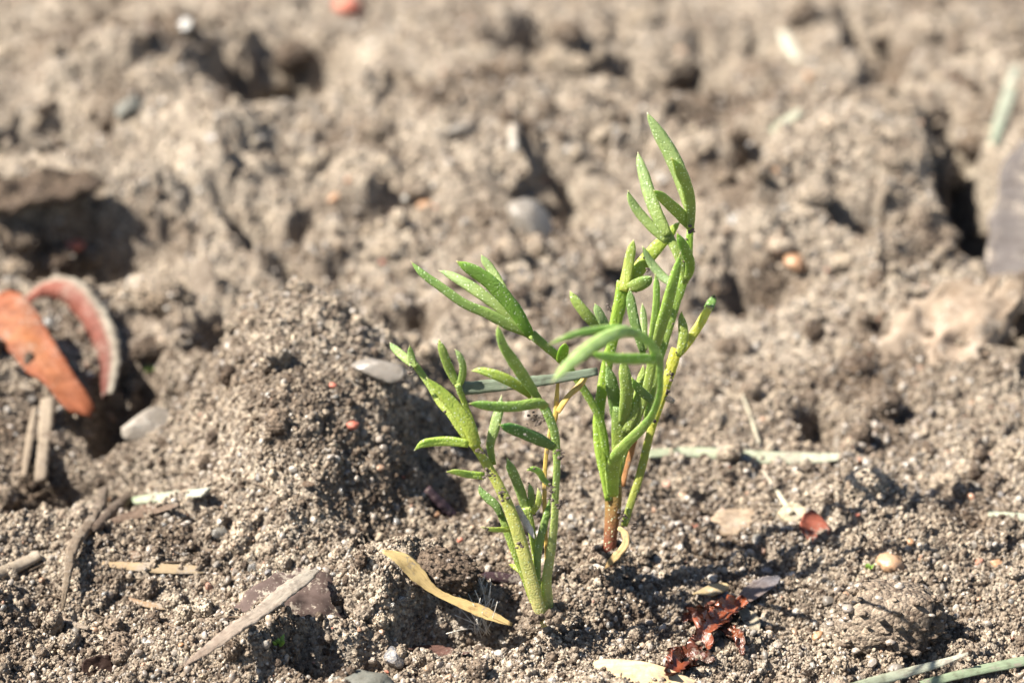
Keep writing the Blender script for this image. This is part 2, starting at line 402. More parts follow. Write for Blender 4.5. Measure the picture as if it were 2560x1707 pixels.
def clump_shape(rng, n=150, base=ICO1, smin=.04, smax=.15, sand=.22):
    """a rough core covered with small angular crumbs and sand grains; returns verts, faces, material index per face"""
    VV, FF, MI = [], [], []
    cv, cf = crumb_shape(rng, ICO3, .8, .6); cv = cv * .8; VV.append(cv); FF += cf; MI += [0] * len(cf); off = len(cv)
    for _ in range(n):
        g = rng.uniform() < sand
        v, f = facet_shape(rng, base, 7, .6, .1) if g else crumb_shape(rng, base, .7)
        s = smin + (smax - smin) * rng.uniform() ** 2.2
        v = v * s + cv[rng.integers(len(cv))] * rng.uniform(.9, 1.08)
        VV.append(v); FF += [tuple(i + off for i in q) for q in f]; MI += [1 if g else 0] * len(f); off += len(v)
    return np.vstack(VV), FF, MI
def proto_collection(name, shapes, mat):
    col = bpy.data.collections.new(name)
    for i, (v, f, *mi) in enumerate(shapes):
        me, _ = mesh(name, v, f, origin=(0, 0, 0), smooth=bool(mi) or i % 3 == 0, mi=mi[0] if mi else None)
        if mi: me.materials.append(CRUMB); me.materials.append(SAND)
        else: me.materials.append(mat[i % len(mat)] if isinstance(mat, list) else mat)
        o = bpy.data.objects.new('%s_%02d' % (name, i), me); col.objects.link(o)
    return col
def scatter(name, pts, scl, col, nproto, label, sq=None):
    n = len(pts)
    me = bpy.data.meshes.new(name); me.vertices.add(n); me.vertices.foreach_set('co', np.asarray(pts, np.float32).ravel())
    a = me.attributes.new('rot', 'FLOAT_VECTOR', 'POINT'); a.data.foreach_set('vector', RNG.uniform(0, 6.283, (n, 3)).astype(np.float32).ravel())
    a = me.attributes.new('scl', 'FLOAT', 'POINT'); a.data.foreach_set('value', np.asarray(scl, np.float32))
    a = me.attributes.new('pick', 'INT', 'POINT'); a.data.foreach_set('value', RNG.integers(0, nproto, n).astype(np.int32))
    o = link(name, me, None)
    g = bpy.data.node_groups.new(name, 'GeometryNodeTree')
    g.interface.new_socket('Geometry', in_out='INPUT', socket_type='NodeSocketGeometry'); g.interface.new_socket('Geometry', in_out='OUTPUT', socket_type='NodeSocketGeometry')
    gi = g.nodes.new('NodeGroupInput'); go = g.nodes.new('NodeGroupOutput')
    m2p = g.nodes.new('GeometryNodeMeshToPoints'); iop = g.nodes.new('GeometryNodeInstanceOnPoints')
    ci = g.nodes.new('GeometryNodeCollectionInfo'); ci.inputs['Collection'].default_value = col
    ci.inputs['Separate Children'].default_value = True; ci.inputs['Reset Children'].default_value = True
    def na(nm, dt):
        x = g.nodes.new('GeometryNodeInputNamedAttribute'); x.data_type = dt; x.inputs['Name'].default_value = nm; return x.outputs[0]
    L = g.links.new
    L(gi.outputs[0], m2p.inputs[0]); L(m2p.outputs[0], iop.inputs['Points']); L(ci.outputs[0], iop.inputs['Instance'])
    iop.inputs['Pick Instance'].default_value = True
    L(na('pick', 'INT'), iop.inputs['Instance Index']); L(na('rot', 'FLOAT_VECTOR'), iop.inputs['Rotation']); L(na('scl', 'FLOAT'), iop.inputs['Scale'])
    L(iop.outputs[0], go.inputs[0])
    md = o.modifiers.new('scatter', 'NODES'); md.node_group = g
    return tag(o, label, None, None, 'stuff')
prng = np.random.default_rng(11)
CR_COL = proto_collection('soil_crumb', [crumb_shape(prng) for _ in range(9)], CRUMB)
CL_COL = proto_collection('soil_clump', [clump_shape(prng) for _ in range(8)], CRUMB)
SA_COL = proto_collection('sand_grain', [facet_shape(prng) for _ in range(10)], [SAND, SAND, SAND, CLEAR, SAND, MILKY, SAND, SAND, SAND, MILKY])
def sample_ground(n, y0, y1, margin=1.15, mask=None, bias=1.0):
    y = y0 + (y1 - y0) * RNG.uniform(0, 1, n) ** bias
    half = margin * (2.9 + 0.235 * np.clip(y, -2, 14)); x = RNG.uniform(-1, 1, n) * half - .15
    if mask is not None:
        k = RNG.uniform(0, 1, n) < mask(x, y); x, y = x[k], y[k]
    return x, y
crumbly = lambda x, y: np.clip(0.5 + 1.1 * fbm(x * 1.1, y * 1.1, 90, 3), .08, 1)
sandy = lambda x, y: np.clip(0.55 - 1.2 * fbm(x * .9, y * .9, 95, 3), .12, 1)
def on_ground(x, y, s, lift):
    return np.stack([x, y, h_full(x, y) + s * lift], 1)
x, y = sample_ground(3400, -1.6, 12, mask=crumbly); s = .028 + .085 * RNG.uniform(0, 1, len(x)) ** 3.0; CLUMPS = (x, y, s)
scatter('soil_clumps', on_ground(x, y, s, .35), s, CL_COL, 8, 'small clumps of crumbly soil all over the ground')
x, y = sample_ground(100000, -1.6, 12, mask=lambda x, y: .25 + .75 * crumbly(x, y)); s = .006 + .028 * RNG.uniform(0, 1, len(x)) ** 4.0
scatter('soil_crumbs', on_ground(x, y, s, .2), s, CR_COL, 9, 'loose brown soil crumbs strewn over the ground')
x, y = sample_ground(52000, -1.6, 12, mask=sandy); s = .005 + .028 * RNG.uniform(0, 1, len(x)) ** 4.0
scatter('sand_grains', on_ground(x, y, s, .2), s, SA_COL, 10, 'pale sand grains sprinkled over the soil')
x, y = sample_ground(220000, -1.4, 3.4, 1.0); s = .003 + .013 * RNG.uniform(0, 1, len(x)) ** 2.6
scatter('fine_soil_crumbs', on_ground(x, y, s, .25), s, CR_COL, 9, 'dust-fine soil crumbs around the seedlings')
x, y = sample_ground(50000, -1.4, 3.4, 1.0, mask=sandy); s = .003 + .010 * RNG.uniform(0, 1, len(x)) ** 2.2
scatter('fine_sand_grains', on_ground(x, y, s, .5), s, SA_COL, 10, 'fine glinting sand around the seedlings')

# ------------------------------------------------------------------ the two seedlings
ZA = (940, 600, 3.92); ZB = (1080, 1000, 2.6125); ZC = (1350, 250, 3.484); ZD = (1350, 600, 3.92); ZE = (1350, 900, 2.85); ZF = (0, 0, 1.0)
def zz(z, pts): return [(z[0] + a / z[2], z[1] + b / z[2], c / z[2]) for a, b, c in pts]
class Plant:
    def __init__(s, px, py, lean, label):
        s.base = hit(px, py, h_large, -0.05); s.lean = R(lean)
        s.u = np.array([0, math.sin(s.lean), math.cos(s.lean)]); s.n = np.array([0, -math.cos(s.lean), math.sin(s.lean)])
        s.root = empty('seedling', s.base, label, 'seedling'); s.skin = []; s.k = 0; s.wf = .81
    def p3(s, px, py, off):
        d = ray(px, py); t = np.dot(s.base + s.n * off - CAM, s.n) / np.dot(d, s.n); return CAM + d * t
    def blade(s, name, pts, o0, o1, c0, c1, parent=None, ratio=.55, groove=.18, twist=0.0, tip_to_base=False, ctip=None, mat=None, blunt=False, flat=False, rnd=.02, cpow=1.0):
        """pts (px, py, apparent width px) from the base to the tip, o0..o1 = distance in front of the plant plane"""
        if tip_to_base: pts = pts[::-1]
        s.k += 1; m = len(pts); q = []
        L = np.concatenate([[0], np.cumsum([math.hypot(pts[i + 1][0] - pts[i][0], pts[i + 1][1] - pts[i][1]) for i in range(m - 1)])]); L = L / L[-1]
        for (a, b, c), t in zip(pts, L):
            p = s.p3(a, b, o0 + (o1 - o0) * t + .03 * math.sin(t * 3.1 + s.k)); q.append([*p, cm(c * s.wf, p)])
        n = int(np.clip(np.linalg.norm(np.array(q[-1][:3]) - np.array(q[0][:3])) / .025, 14, 70))
        Q = catmull(q, n); W = np.maximum(Q[:, 3], .004)
        t = np.linspace(0, 1, n)
        if not blunt: W = W * np.clip(1 - np.clip((t - .72) / .28, 0, 1) ** 1.7, .0, 1) ** .75 + .003
        V, F, U = sweep(Q[:, :3], W, ratio, groove, twist + .25 * math.sin(s.k * 2.3), rnd=rnd, seed=s.k, flat=flat)
        tt = np.repeat(t, 14); col = lerp_col(c0, c1, tt ** cpow)
        if ctip is not None:
            f = np.clip((tt - .93) / .05, 0, 1)[:, None]; col = col * (1 - f) + np.asarray(ctip) * f
        org = Q[0, :3] if parent is None or parent is s.root else Q[0, :3]
        me, org = mesh(name, V, F, col, U, origin=org)
        o = link(name, me, mat or LEAF); par = parent or s.root
        o.parent = par; wl = par.location.copy() if par is s.root else par.location + par.parent.location
        o.location = Vector(org) - wl
        if mat is None: s.skin.append((V, 14))
        return o
    def dirt(s, n, seed, extra=()):
        rng = np.random.default_rng(seed); VV, FF = [], []; off = 0
        P = []
        for i in range(n):
            V, ns = s.skin[rng.integers(len(s.skin))]; v = V[rng.integers(len(V))]; P.append((v, .004 + .008 * rng.uniform() ** 2))
        for (px, py, o, k, sp) in extra:
            for i in range(k): P.append((s.p3(px + rng.normal() * sp, py + rng.normal() * sp * 1.4, o), .005 + .009 * rng.uniform()))
        for p, r in P:
            v, f = crumb_shape(rng, ICO1, .6); v = v * r + p; VV.append(v); FF += [tuple(i + off for i in q) for q in f]; off += len(v)
        me, org = mesh('clinging_soil', np.vstack(VV), FF, origin=s.base)
        o = link('clinging_soil', me, DIRT, s.root); tag(o, kind='stuff')

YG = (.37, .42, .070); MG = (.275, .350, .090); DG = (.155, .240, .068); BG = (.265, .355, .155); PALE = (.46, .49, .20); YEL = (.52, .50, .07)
TIP = (.40, .33, .20); RED = (.24, .05, .045); OCH = (.62, .40, .10)

# left seedling -----------------------------------------------------------
A = Plant(1361, 1552, 14, 'shorter fern-leaved green seedling with a pale base, beside the crumbly mound')
def lobes(pl, leaf, specs, z, twist=0):
    for sp in specs:
        pts, o0, o1, c0, c1 = sp[:5]
        kw = sp[5] if len(sp) > 5 else {}
        pl.blade('lobe', zz(kw.pop('z', z), pts), o0, o1, c0, c1, leaf, tip_to_base=True, ctip=TIP, **kw)
l1 = A.blade('leaf', zz(ZB, [(725, 1475, 92), (690, 1330, 104), (640, 1150, 112), (565, 880, 108), (480, 650, 92), (370, 440, 80), (290, 310, 72), (270, 240, 74)]), .03, .10, (.56, .48, .24), YG, blunt=True, groove=.1, cpow=.6)
lobes(A, l1, [
    ([(-40, -150, 10), (15, -95, 62), (110, 0, 98), (200, 110, 110), (258, 210, 104), (290, 320, 66)], .10, .16, YG, (.36, .46, .09)),
    ([(-118, 330, 8), (-60, 285, 60), (40, 270, 72), (140, 270, 74), (240, 285, 60)], .12, .20, (.36, .46, .08), (.34, .45, .10), dict(groove=.35)),
    ([(92, 468, 8), (150, 468, 40), (220, 482, 56), (340, 495, 58)], .10, .16, (.32, .44, .08), PALE, dict(groove=.35)),
    ([(315, 826, 6), (380, 842, 30), (450, 845, 40), (520, 840, 44)], .06, .12, YG, PALE),
    ([(455, -40, 10), (438, 60, 70), (405, 190, 84), (380, 300, 62), (400, 420, 46)], .03, .0, MG, BG)], ZB)
l1b = A.blade('leaf', zz(ZB, [(290, 330, 40), (190, 200, 60), (120, 95, 58), (50, 20, 52), (-25, -110, 54), (-110, -230, 58)]), .06, -.06, YG, MG, blunt=True)
lobes(A, l1b, [
    ([(135, 1000, 14), (170, 1050, 78), (250, 1125, 100), (330, 1190, 96), (400, 1240, 84)], -.05, -.09, MG, BG),
    ([(330, 1030, 10), (340, 1100, 72), (352, 1180, 88), (385, 1250, 60)], -.03, .02, MG, BG)], ZA)
l1c = A.blade('leaf', zz(ZA, [(1010, 2000, 60), (950, 1800, 60), (880, 1630, 66), (830, 1500, 80), (800, 1410, 84)]), .02, -.03, YG, MG, blunt=True)
lobes(A, l1c, [
    ([(615, 968, 14), (640, 1050, 84), (685, 1180, 108), (740, 1310, 104), (800, 1430, 74)], -.02, -.04, MG, MG),
    ([(770, 1068, 10), (810, 1120, 60), (850, 1220, 82), (845, 1330, 84), (810, 1440, 66)], -.03, .02, MG, BG)], ZA)
l2 = A.blade('leaf', zz(ZB, [(745, 1460, 96), (752, 1330, 104), (748, 1180, 86), (775, 1000, 78), (798, 800, 66), (806, 620, 60), (815, 450, 60), (812, 300, 66), (790, 180, 74), (745, 70, 76), (690, 0, 70)]), -.03, .04, (.54, .48, .22), (.22, .34, .08), blunt=True, cpow=.6)
lobes(A, l2, [
    ([(240, 22, 14), (300, 28, 62), (420, 42, 80), (560, 40, 84), (690, 20, 84), (745, 45, 60)], .06, .28, MG, (.20, .34, .08)),
    ([(436, 158, 12), (500, 178, 86), (600, 215, 100), (710, 262, 98), (800, 310, 60)], .05, .26, DG, (.10, .24, .07), dict(twist=.3)),
    ([(615, 462, 8), (650, 448, 38), (700, 468, 52), (730, 520, 44), (780, 560, 30)], .03, .10, MG, (.30, .42, .12))], ZB)
lobes(A, l2, [
    ([(1198, 828, 14), (1205, 900, 82), (1250, 1040, 116), (1340, 1180, 142), (1440, 1330, 138), (1530, 1460, 116), (1590, 1560, 90)], .06, .22, MG, (.30, .42, .14)),
    ([(930, 1284, 12), (1000, 1275, 66), (1110, 1300, 104), (1260, 1355, 124), (1390, 1430, 110), (1520, 1530, 70)], .03, .06, YG, (.36, .48, .12))], ZA)
l3 = A.blade('leaf', zz(ZB, [(690, 1380, 70), (620, 1180, 74), (560, 1040, 66), (500, 890, 60), (455, 760, 56), (420, 690, 56)]), -.06, -.10, YG, DG, blunt=True)
lobes(A, l3, [
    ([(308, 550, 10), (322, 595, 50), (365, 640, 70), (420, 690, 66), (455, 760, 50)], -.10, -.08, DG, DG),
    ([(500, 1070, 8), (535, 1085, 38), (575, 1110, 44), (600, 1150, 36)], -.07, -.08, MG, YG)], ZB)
l4 = A.blade('leaf', zz(ZB, [(700, 1330, 40), (690, 1150, 46), (670, 980, 56), (645, 820, 66), (615, 700, 74)]), -.02, -.08, YG, MG, blunt=True)
lobes(A, l4, [
    ([(488, 372, 12), (510, 430, 70), (545, 510, 76), (580, 600, 78), (610, 700, 74), (630, 760, 60)], -.08, -.02, MG, BG, dict(groove=.3)),
    ([(634, 540, 8), (645, 590, 46), (648, 650, 52), (640, 730, 44)], -.09, -.10, MG, BG),
    ([(690, 570, 10), (700, 625, 42), (690, 680, 46), (655, 735, 44)], -.05, .04, YG, PALE)], ZB)
A.blade('leaf', zz(ZB, [(700, 1300, 34), (690, 1150, 44), (690, 1020, 58), (710, 900, 62), (740, 780, 56), (762, 690, 34), (768, 640, 10)]), .0, .02, MG, DG)
dead = A.blade('withered_leaf', zz(ZB, [(745, 1250, 26), (748, 1000, 32), (738, 800, 34), (735, 600, 36), (742, 400, 34), (770, 210, 36), (805, 110, 44), (815, -20, 38), (822, -115, 26)]), -.08, -.14, OCH, (.70, .52, .12), mat=STRAW, blunt=True)
tag(dead, 'withered yellow leaf stalk behind the green leaves')
A.blade('lobe', zz(ZE, [(125, 370, 46), (200, 260, 44), (290, 170, 54), (345, 80, 40)]), -.13, -.18, OCH, (.66, .52, .16), dead, mat=STRAW)
A.blade('dried_seed_leaf', zz(ZB, [(555, 690, 30), (590, 760, 52), (630, 830, 56), (672, 905, 34)]), .06, .05, (.62, .55, .44), (.70, .64, .54), mat=STRAW, rnd=.10)
A.dirt(40, 3, [(1200, 1128, .17, 10, 5), (1226, 1182, .15, 14, 7), (1255, 1235, .13, 14, 7), (1299, 1365, .13, 8, 4), (1379, 1228, .1, 16, 7), (1398, 1255, .1, 8, 8), (1398, 1137, .1, 9, 5), (1345, 1050, .0, 22, 9), (1027, 920, .05, 8, 5)])

# right seedling ----------------------------------------------------------
B = Plant(1522, 1398, 17, 'taller fern-leaved green seedling with a reddish stem base'); B.wf = .90
B.blade('stem', zz(ZE, [(492, 1460, 98), (495, 1340, 100), (508, 1200, 112), (520, 1060, 130), (522, 930, 138), (520, 800, 128), (515, 690, 96)]), 0, 0, RED, (.26, .29, .06), blunt=True, groove=0, ratio=.8, cpow=1.3)
r1 = B.blade('leaf', zz(ZE, [(490, 1000, 60), (460, 820, 76), (430, 650, 92), (415, 480, 90), (430, 300, 92), (455, 150, 94), (485, 0, 92), (520, -150, 90), (545, -290, 104), (575, -420, 112), (600, -560, 120)]), .02, -.10, (.26, .36, .05), (.27, .40, .05), blunt=True)
lobes(B, r1, [
    ([(918, -5, 16), (905, 60, 82), (880, 170, 106), (862, 280, 112), (840, 400, 118), (815, 500, 90)], -.10, -.12, YG, MG),
    ([(1375, -175, 22), (1330, -135, 70), (1230, -20, 120), (1120, 100, 142), (1010, 230, 150), (930, 340, 142), (850, 430, 100)], -.12, -.26, YG, (.34, .44, .07)),
    ([(1095, 355, 60), (1040, 400, 128), (960, 440, 150), (880, 470, 110)], -.06, .06, MG, DG),
    ([(292, 495, 14), (325, 560, 88), (400, 665, 112), (480, 760, 122), (560, 850, 90), (640, 910, 60)], -.08, -.06, MG, MG),
    ([(538, 618, 12), (560, 680, 84), (605, 770, 100), (650, 860, 90), (670, 930, 60)], -.05, .06, BG, BG)], ZD)
r2 = B.blade('leaf', zz(ZD, [(1050, 1750, 90), (1100, 1450, 100), (1150, 1200, 112), (1210, 1000, 118), (1270, 800, 120), (1330, 600, 118), (1395, 420, 110), (1435, 270, 110), (1455, 120, 96), (1465, 0, 78), (1472, -110, 74)]), -.02, -.08, MG, (.24, .38, .045), blunt=True)
lobes(B, r2, [
    ([(932, 106, 10), (960, 165, 70), (1030, 285, 118), (1110, 420, 142), (1185, 570, 150), (1250, 730, 150), (1295, 880, 130), (1312, 1000, 90), (1314, 1100, 64)], -.08, -.14, MG, BG),
    ([(1140, 500, 20), (1200, 590, 100), (1265, 720, 112), (1300, 860, 112), (1310, 1000, 90), (1314, 1120, 60)], -.02, .16, MG, MG),
    ([(985, 785, 14), (1040, 825, 84), (1125, 905, 104), (1215, 990, 112), (1290, 1075, 100), (1320, 1130, 60)], -.06, .14, MG, MG),
    ([(1190, 1155, 12), (1220, 1215, 76), (1265, 1310, 96), (1305, 1410, 94), (1300, 1500, 80), (1265, 1580, 50)], -.05, .12, MG, (.20, .34, .06))], ZC)
r3 = B.blade('leaf', zz(ZC, [(1270, 1600, 60), (1230, 1440, 80), (1180, 1300, 92), (1130, 1210, 100), (1085, 1130, 108)]), -.07, -.10, MG, MG, blunt=True)
lobes(B, r3, [
    ([(852, 452, 8), (865, 520, 66), (905, 660, 106), (955, 830, 122), (1015, 990, 122), (1075, 1110, 110), (1110, 1180, 90)], -.10, -.16, MG, BG),
    ([(766, 785, 10), (780, 845, 54), (835, 945, 82), (930, 1060, 92), (1030, 1160, 92), (1110, 1230, 74)], -.09, -.06, MG, BG),
    ([(890, 1270, 8), (915, 1320, 46), (955, 1400, 74), (1015, 1480, 84), (1080, 1550, 84), (1170, 1610, 60)], -.10, -.16, BG, BG)], ZC)
r4 = B.blade('leaf', zz(ZE, [(540, 900, 60), (600, 640, 70), (690, 420, 70), (745, 260, 74), (780, 120, 78), (800, 0, 76)]), .04, .24, MG, MG, blunt=True)
lobes(B, r4, [
    ([(1375, 120, 20), (1345, 260, 92), (1290, 470, 116), (1235, 680, 124), (1180, 870, 124), (1130, 1050, 100), (1110, 1180, 70)], .24, .44, MG, (.26, .40, .08)),
    ([(1128, 330, 10), (1142, 420, 66), (1140, 600, 72), (1125, 780, 84), (1105, 960, 88), (1100, 1120, 60)], .22, .36, MG, (.26, .40, .10)),
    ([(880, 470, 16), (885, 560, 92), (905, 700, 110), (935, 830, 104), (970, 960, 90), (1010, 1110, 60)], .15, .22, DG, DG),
    ([(1003, 615, 10), (1010, 700, 62), (1018, 820, 76), (1020, 950, 70), (1030, 1080, 50)], .06, .02, MG, BG)], ZD)
r5 = B.blade('leaf', zz(ZE, [(520, 960, 90), (515, 800, 110), (545, 680, 100), (620, 590, 86), (720, 490, 78), (800, 390, 60), (850, 250, 52), (860, 100, 50), (850, -30, 54)]), .10, 1.35, (.34, .44, .10), (.22, .34, .12), blunt=True)
lobes(B, r5, [
    ([(75, 1030, 14), (160, 995, 50), (330, 925, 66), (560, 880, 78), (780, 870, 88), (970, 930, 96), (1100, 1040, 92), (1165, 1170, 84), (1185, 1300, 70)], 1.35, 1.8, (.26, .40, .12), (.36, .48, .18)),
    ([(110, 1400, 20), (200, 1300, 90), (330, 1180, 128), (480, 1060, 146), (640, 960, 146), (800, 900, 120), (940, 920, 80)], 1.5, 2.1, (.34, .47, .15), (.44, .56, .24)),
    ([(480, 1105, 20), (580, 1130, 92), (740, 1160, 116), (900, 1165, 120), (1050, 1165, 110), (1170, 1190, 70)], 1.35, 1.6, (.22, .37, .07), (.26, .40, .10))], ZD)
r6 = B.blade('leaf', zz(ZE, [(600, 1180, 56), (640, 1040, 60), (690, 890, 64), (730, 750, 66), (765, 600, 64), (800, 470, 66), (850, 320, 74), (905, 150, 84), (945, 20, 92), (975, -80, 90)]), .02, -.10, (.27, .30, .07), YEL, blunt=True)
tag(r6, 'yellowing leaf with a dark green tip')
lobes(B, r6, [
    ([(1388, 695, 10), (1385, 760, 66), (1402, 860, 104), (1405, 960, 112), (1385, 1060, 96), (1350, 1140, 60)], -.08, -.04, YG, MG),
    ([(1708, 535, 12), (1690, 590, 84), (1650, 670, 100)], -.18, -.20, (.16, .27, .07), (.13, .24, .07)),
    ([(1662, 645, 84), (1620, 730, 96), (1550, 850, 102), (1480, 960, 98), (1420, 1050, 84), (1370, 1120, 60)], -.10, -.18, YEL, (.56, .56, .14), dict(blunt=True))], ZD)
r7 = B.blade('leaf', zz(ZE, [(480, 820, 60), (465, 620, 66), (440, 470, 66), (405, 370, 62), (330, 240, 62), (245, 110, 64), (150, -5, 68), (50, -90, 70), (-60, -185, 76)]), .02, .10, (.24, .36, .05), MG, blunt=True)
lobes(B, r7, [
    ([(338, 205, 8), (390, 265, 62), (480, 350, 82), (650, 470, 94), (860, 620, 100), (1090, 720, 112), (1300, 830, 118), (1470, 905, 96), (1530, 960, 70)], .10, .14, MG, (.22, .36, .11)),
    ([(610, 298, 8), (670, 318, 56), (780, 370, 98), (930, 460, 126), (1100, 580, 116), (1260, 710, 100), (1420, 850, 80)], .05, .0, MG, BG),
    ([(785, 205, 20), (850, 245, 100), (970, 310, 136), (1110, 410, 156), (1250, 550, 160), (1370, 700, 150), (1450, 830, 128), (1510, 930, 90)], .14, .32, (.16, .31, .035), (.24, .38, .08)),
    ([(1030, 140, 10), (1055, 190, 68), (1115, 270, 90), (1190, 390, 100), (1260, 520, 90), (1330, 660, 60)], .04, -.04, MG, BG),
    ([(1850, 1010, 60), (1840, 1070, 110), (1825, 1140, 120), (1810, 1190, 90)], .12, .32, (.20, .34, .03), (.24, .38, .05))], ZA)
r8 = B.blade('leaf', zz(ZE, [(545, 820, 90), (560, 640, 110), (565, 480, 130), (570, 330, 120)]), .06, .10, YG, DG, blunt=True)
lobes(B, r8, [
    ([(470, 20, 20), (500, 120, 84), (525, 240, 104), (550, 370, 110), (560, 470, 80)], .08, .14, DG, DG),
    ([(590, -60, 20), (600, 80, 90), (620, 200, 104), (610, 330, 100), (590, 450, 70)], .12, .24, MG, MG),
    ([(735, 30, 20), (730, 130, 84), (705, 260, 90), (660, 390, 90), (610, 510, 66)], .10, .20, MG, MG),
    ([(800, 60, 14), (780, 160, 60), (740, 260, 66), (690, 380, 66), (620, 540, 56)], .06, .06, MG, BG),
    ([(650, 120, 14), (690, 190, 60), (740, 240, 66), (800, 290, 50)], .3, .42, DG, DG)], ZE)
dl = B.blade('withered_leaf', zz(ZE, [(590, 900, 30), (610, 780, 46), (640, 680, 54), (668, 560, 46), (690, 460, 40), (700, 390, 12)]), -.10, -.14, (.42, .20, .08), (.50, .26, .10), mat=STRAW, rnd=.12)
tag(dl, 'brown shrivelled leaf hanging behind the stalks')
sc = B.blade('withered_leaf', zz(ZE, [(555, 1195, 24), (590, 1215, 50), (614, 1265, 56), (600, 1330, 58), (555, 1385, 60), (505, 1435, 60), (462, 1485, 40)]), .10, .13, (.52, .38, .18), (.42, .28, .12), mat=STRAW, rnd=.16, groove=.3, ratio=.3)
tag(sc, 'curled tan dead leaf bent over the stem base')
B.dirt(36, 5, [(1555, 1290, .06, 16, 6), (1580, 1315, .05, 10, 5), (1592, 1240, .03, 8, 4), (1678, 940, -.02, 10, 4), (1668, 975, -.02, 8, 4), (1621, 673, .12, 7, 3), (1523, 770, .05, 7, 4), (1728, 575, .0, 8, 4), (1637, 1052, .02, 4, 3), (1700, 880, -.05, 5, 5), (1510, 1400, .06, 18, 9)])

# ------------------------------------------------------------------ litter, stones and clods on the soil
ZG = (0, 0, .91875)
def on_soil(pts, lift=.02, sink=.25, fun=h_full):
    """photo points -> points resting on the ground along one smooth line in depth"""
    P = catmull(np.array([(a, b, c) for a, b, c in pts], float), max(6, len(pts) * 2)); L = np.linspace(0, 1, len(P))
    T = np.array([np.linalg.norm(hit(a, b, fun) - CAM) for a, b, _ in P])
    k = np.polyfit(L, T, 1 if len(pts) < 4 else 2); fit = np.polyval(k, L)
    fit = fit - max(0, np.quantile(fit - T, 1 - sink)) - lift
    q = []
    for (a, b, c), t in zip(P, fit):
        p = CAM + ray(a, b) * t; q.append([*p, cm(c, p)])
    return np.array(q)
SK = [100]; LK = .58
def strip(name, z, pts, c0, c1, mat, label=None, cat=None, group=None, ratio=.22, lift=.02, curl=0.0, groove=0.0, face=(0, -.5, 1), rnd=.04, taper=True, rim=None, parent=None, q=None, wob=.0, twist=0.0):
    SK[0] += 1; c0 = np.array(c0) * LK; c1 = np.array(c1) * LK; rim = None if rim is None else np.array(rim) * LK
    if q is None: q = on_soil(zz(z, pts), lift)
    n = int(np.clip(np.linalg.norm(q[-1, :3] - q[0, :3]) / .02, 20, 90)); Q = catmull(q, n)
    if wob:
        t = np.linspace(0, 1, n); Q[:, 2] += wob * np.array([fbm(np.array([a * 6.0 + SK[0]]), np.array([SK[0] * 3.3]), 5)[0] for a in t])
    W = np.maximum(Q[:, 3], .006)
    V, F, U = sweep(Q[:, :3], W, ratio, groove, twist, face=face, rnd=rnd, seed=SK[0], curl=curl)
    tt = np.repeat(np.linspace(0, 1, n), 14); col = lerp_col(c0, c1, tt)
    if rim is not None:
        f = np.clip((.40 - U[:, 1]) / .2, 0, 1)[:, None]; col = col * (1 - f) + np.asarray(rim) * f
    me, org = mesh(name, V, F, col, U, origin=Q[0, :3])
    o = link(name, me, mat); o.location = org
    if parent is not None: o.parent = parent; o.location = Vector(org) - parent.location
    return tag(o, label, cat, group)
def flake(name, z, outline, c0, c1, mat, label=None, cat=None, group=None, normal=(0, -.35, 1), lift=.04, thick=.02, warp=.05, bend=0.0, freq=3.0, jag=.03):
    SK[0] += 1; rng = np.random.default_rng(SK[0]); c0 = np.array(c0) * LK; c1 = np.array(c1) * LK
    pts = np.array([(a, b) for a, b, _ in zz(z, [(a, b, 0) for a, b in outline])]); cpx = pts.mean(0)
    nrm = np.array(normal, float); nrm /= np.linalg.norm(nrm); c = hit(cpx[0], cpx[1]) + nrm * lift
    P = []
    for a, b in pts:
        d = ray(a, b); P.append(CAM + d * np.dot(c - CAM, nrm) / np.dot(d, nrm))
    P = catmull(np.vstack([P, P[:1]]), 57)[:-1]; m = len(P); size = np.linalg.norm(P - c, axis=1).mean()
    P = c + (P - c) * (1 + jag * rng.normal(size=m))[:, None]
    rings = 9; V = [c]; rr = [0]
    for i in range(1, rings + 1):
        V += list(c + (P - c) * (i / rings)); rr += [i / rings] * m
    V = np.array(V); rr = np.array(rr)
    e1 = np.cross(nrm, [0, 1, .01]); e1 /= np.linalg.norm(e1); e2 = np.cross(nrm, e1)
    x = (V - c) @ e1 / size; y = (V - c) @ e2 / size
    V = V + nrm * (warp * size * fbm(x * freq / 2 + SK[0], y * freq / 2, 7, 4) * 2 + bend * size * (x * x - .3))[:, None]
    top = len(V); th = thick * (1 - .6 * rr ** 6)
    B_ = V - nrm * th[:, None]; F = []
    for lay, off in ((0, 0), (1, top)):
        for k in range(m):
            a, b = 1 + k, 1 + (k + 1) % m
            F.append((off, off + a, off + b) if lay == 0 else (off, off + b, off + a))
        for i in range(rings - 1):
            for k in range(m):
                a = 1 + i * m + k; b = 1 + i * m + (k + 1) % m
                q = (a, a + m, b + m, b); F.append(tuple(off + v for v in (q if lay == 0 else q[::-1])))
    for k in range(m):
        a = 1 + (rings - 1) * m + k; b = 1 + (rings - 1) * m + (k + 1) % m; F.append((a, a + top, b + top, b))
    VV = np.vstack([V, B_]); t = np.clip(np.concatenate([rr, rr]), 0, 1); col = lerp_col(c0, c1, t)
    fib = np.stack([np.tile(x, 2), np.tile(y, 2) * .3, np.zeros(len(VV))], 1)
    me, org = mesh(name, VV, F, col, fib, origin=c); o = link(name, me, mat); o.location = org
    return tag(o, label, cat, group)
PEB = [facet_shape(prng, ICO3, 12, .55, .12) for _ in range(5)] + [crumb_shape(prng, ICO3, .35, .6) for _ in range(2)]
PEB += [facet_shape(prng, ICO3, 9, .6, .12) for _ in range(2)]
_v, _f = facet_shape(prng, ICO3, 9, .8, .15); PEB.append((np.minimum(_v, [9, 9, .42]), _f))     # 9: one broad flat face
PEBM = {}
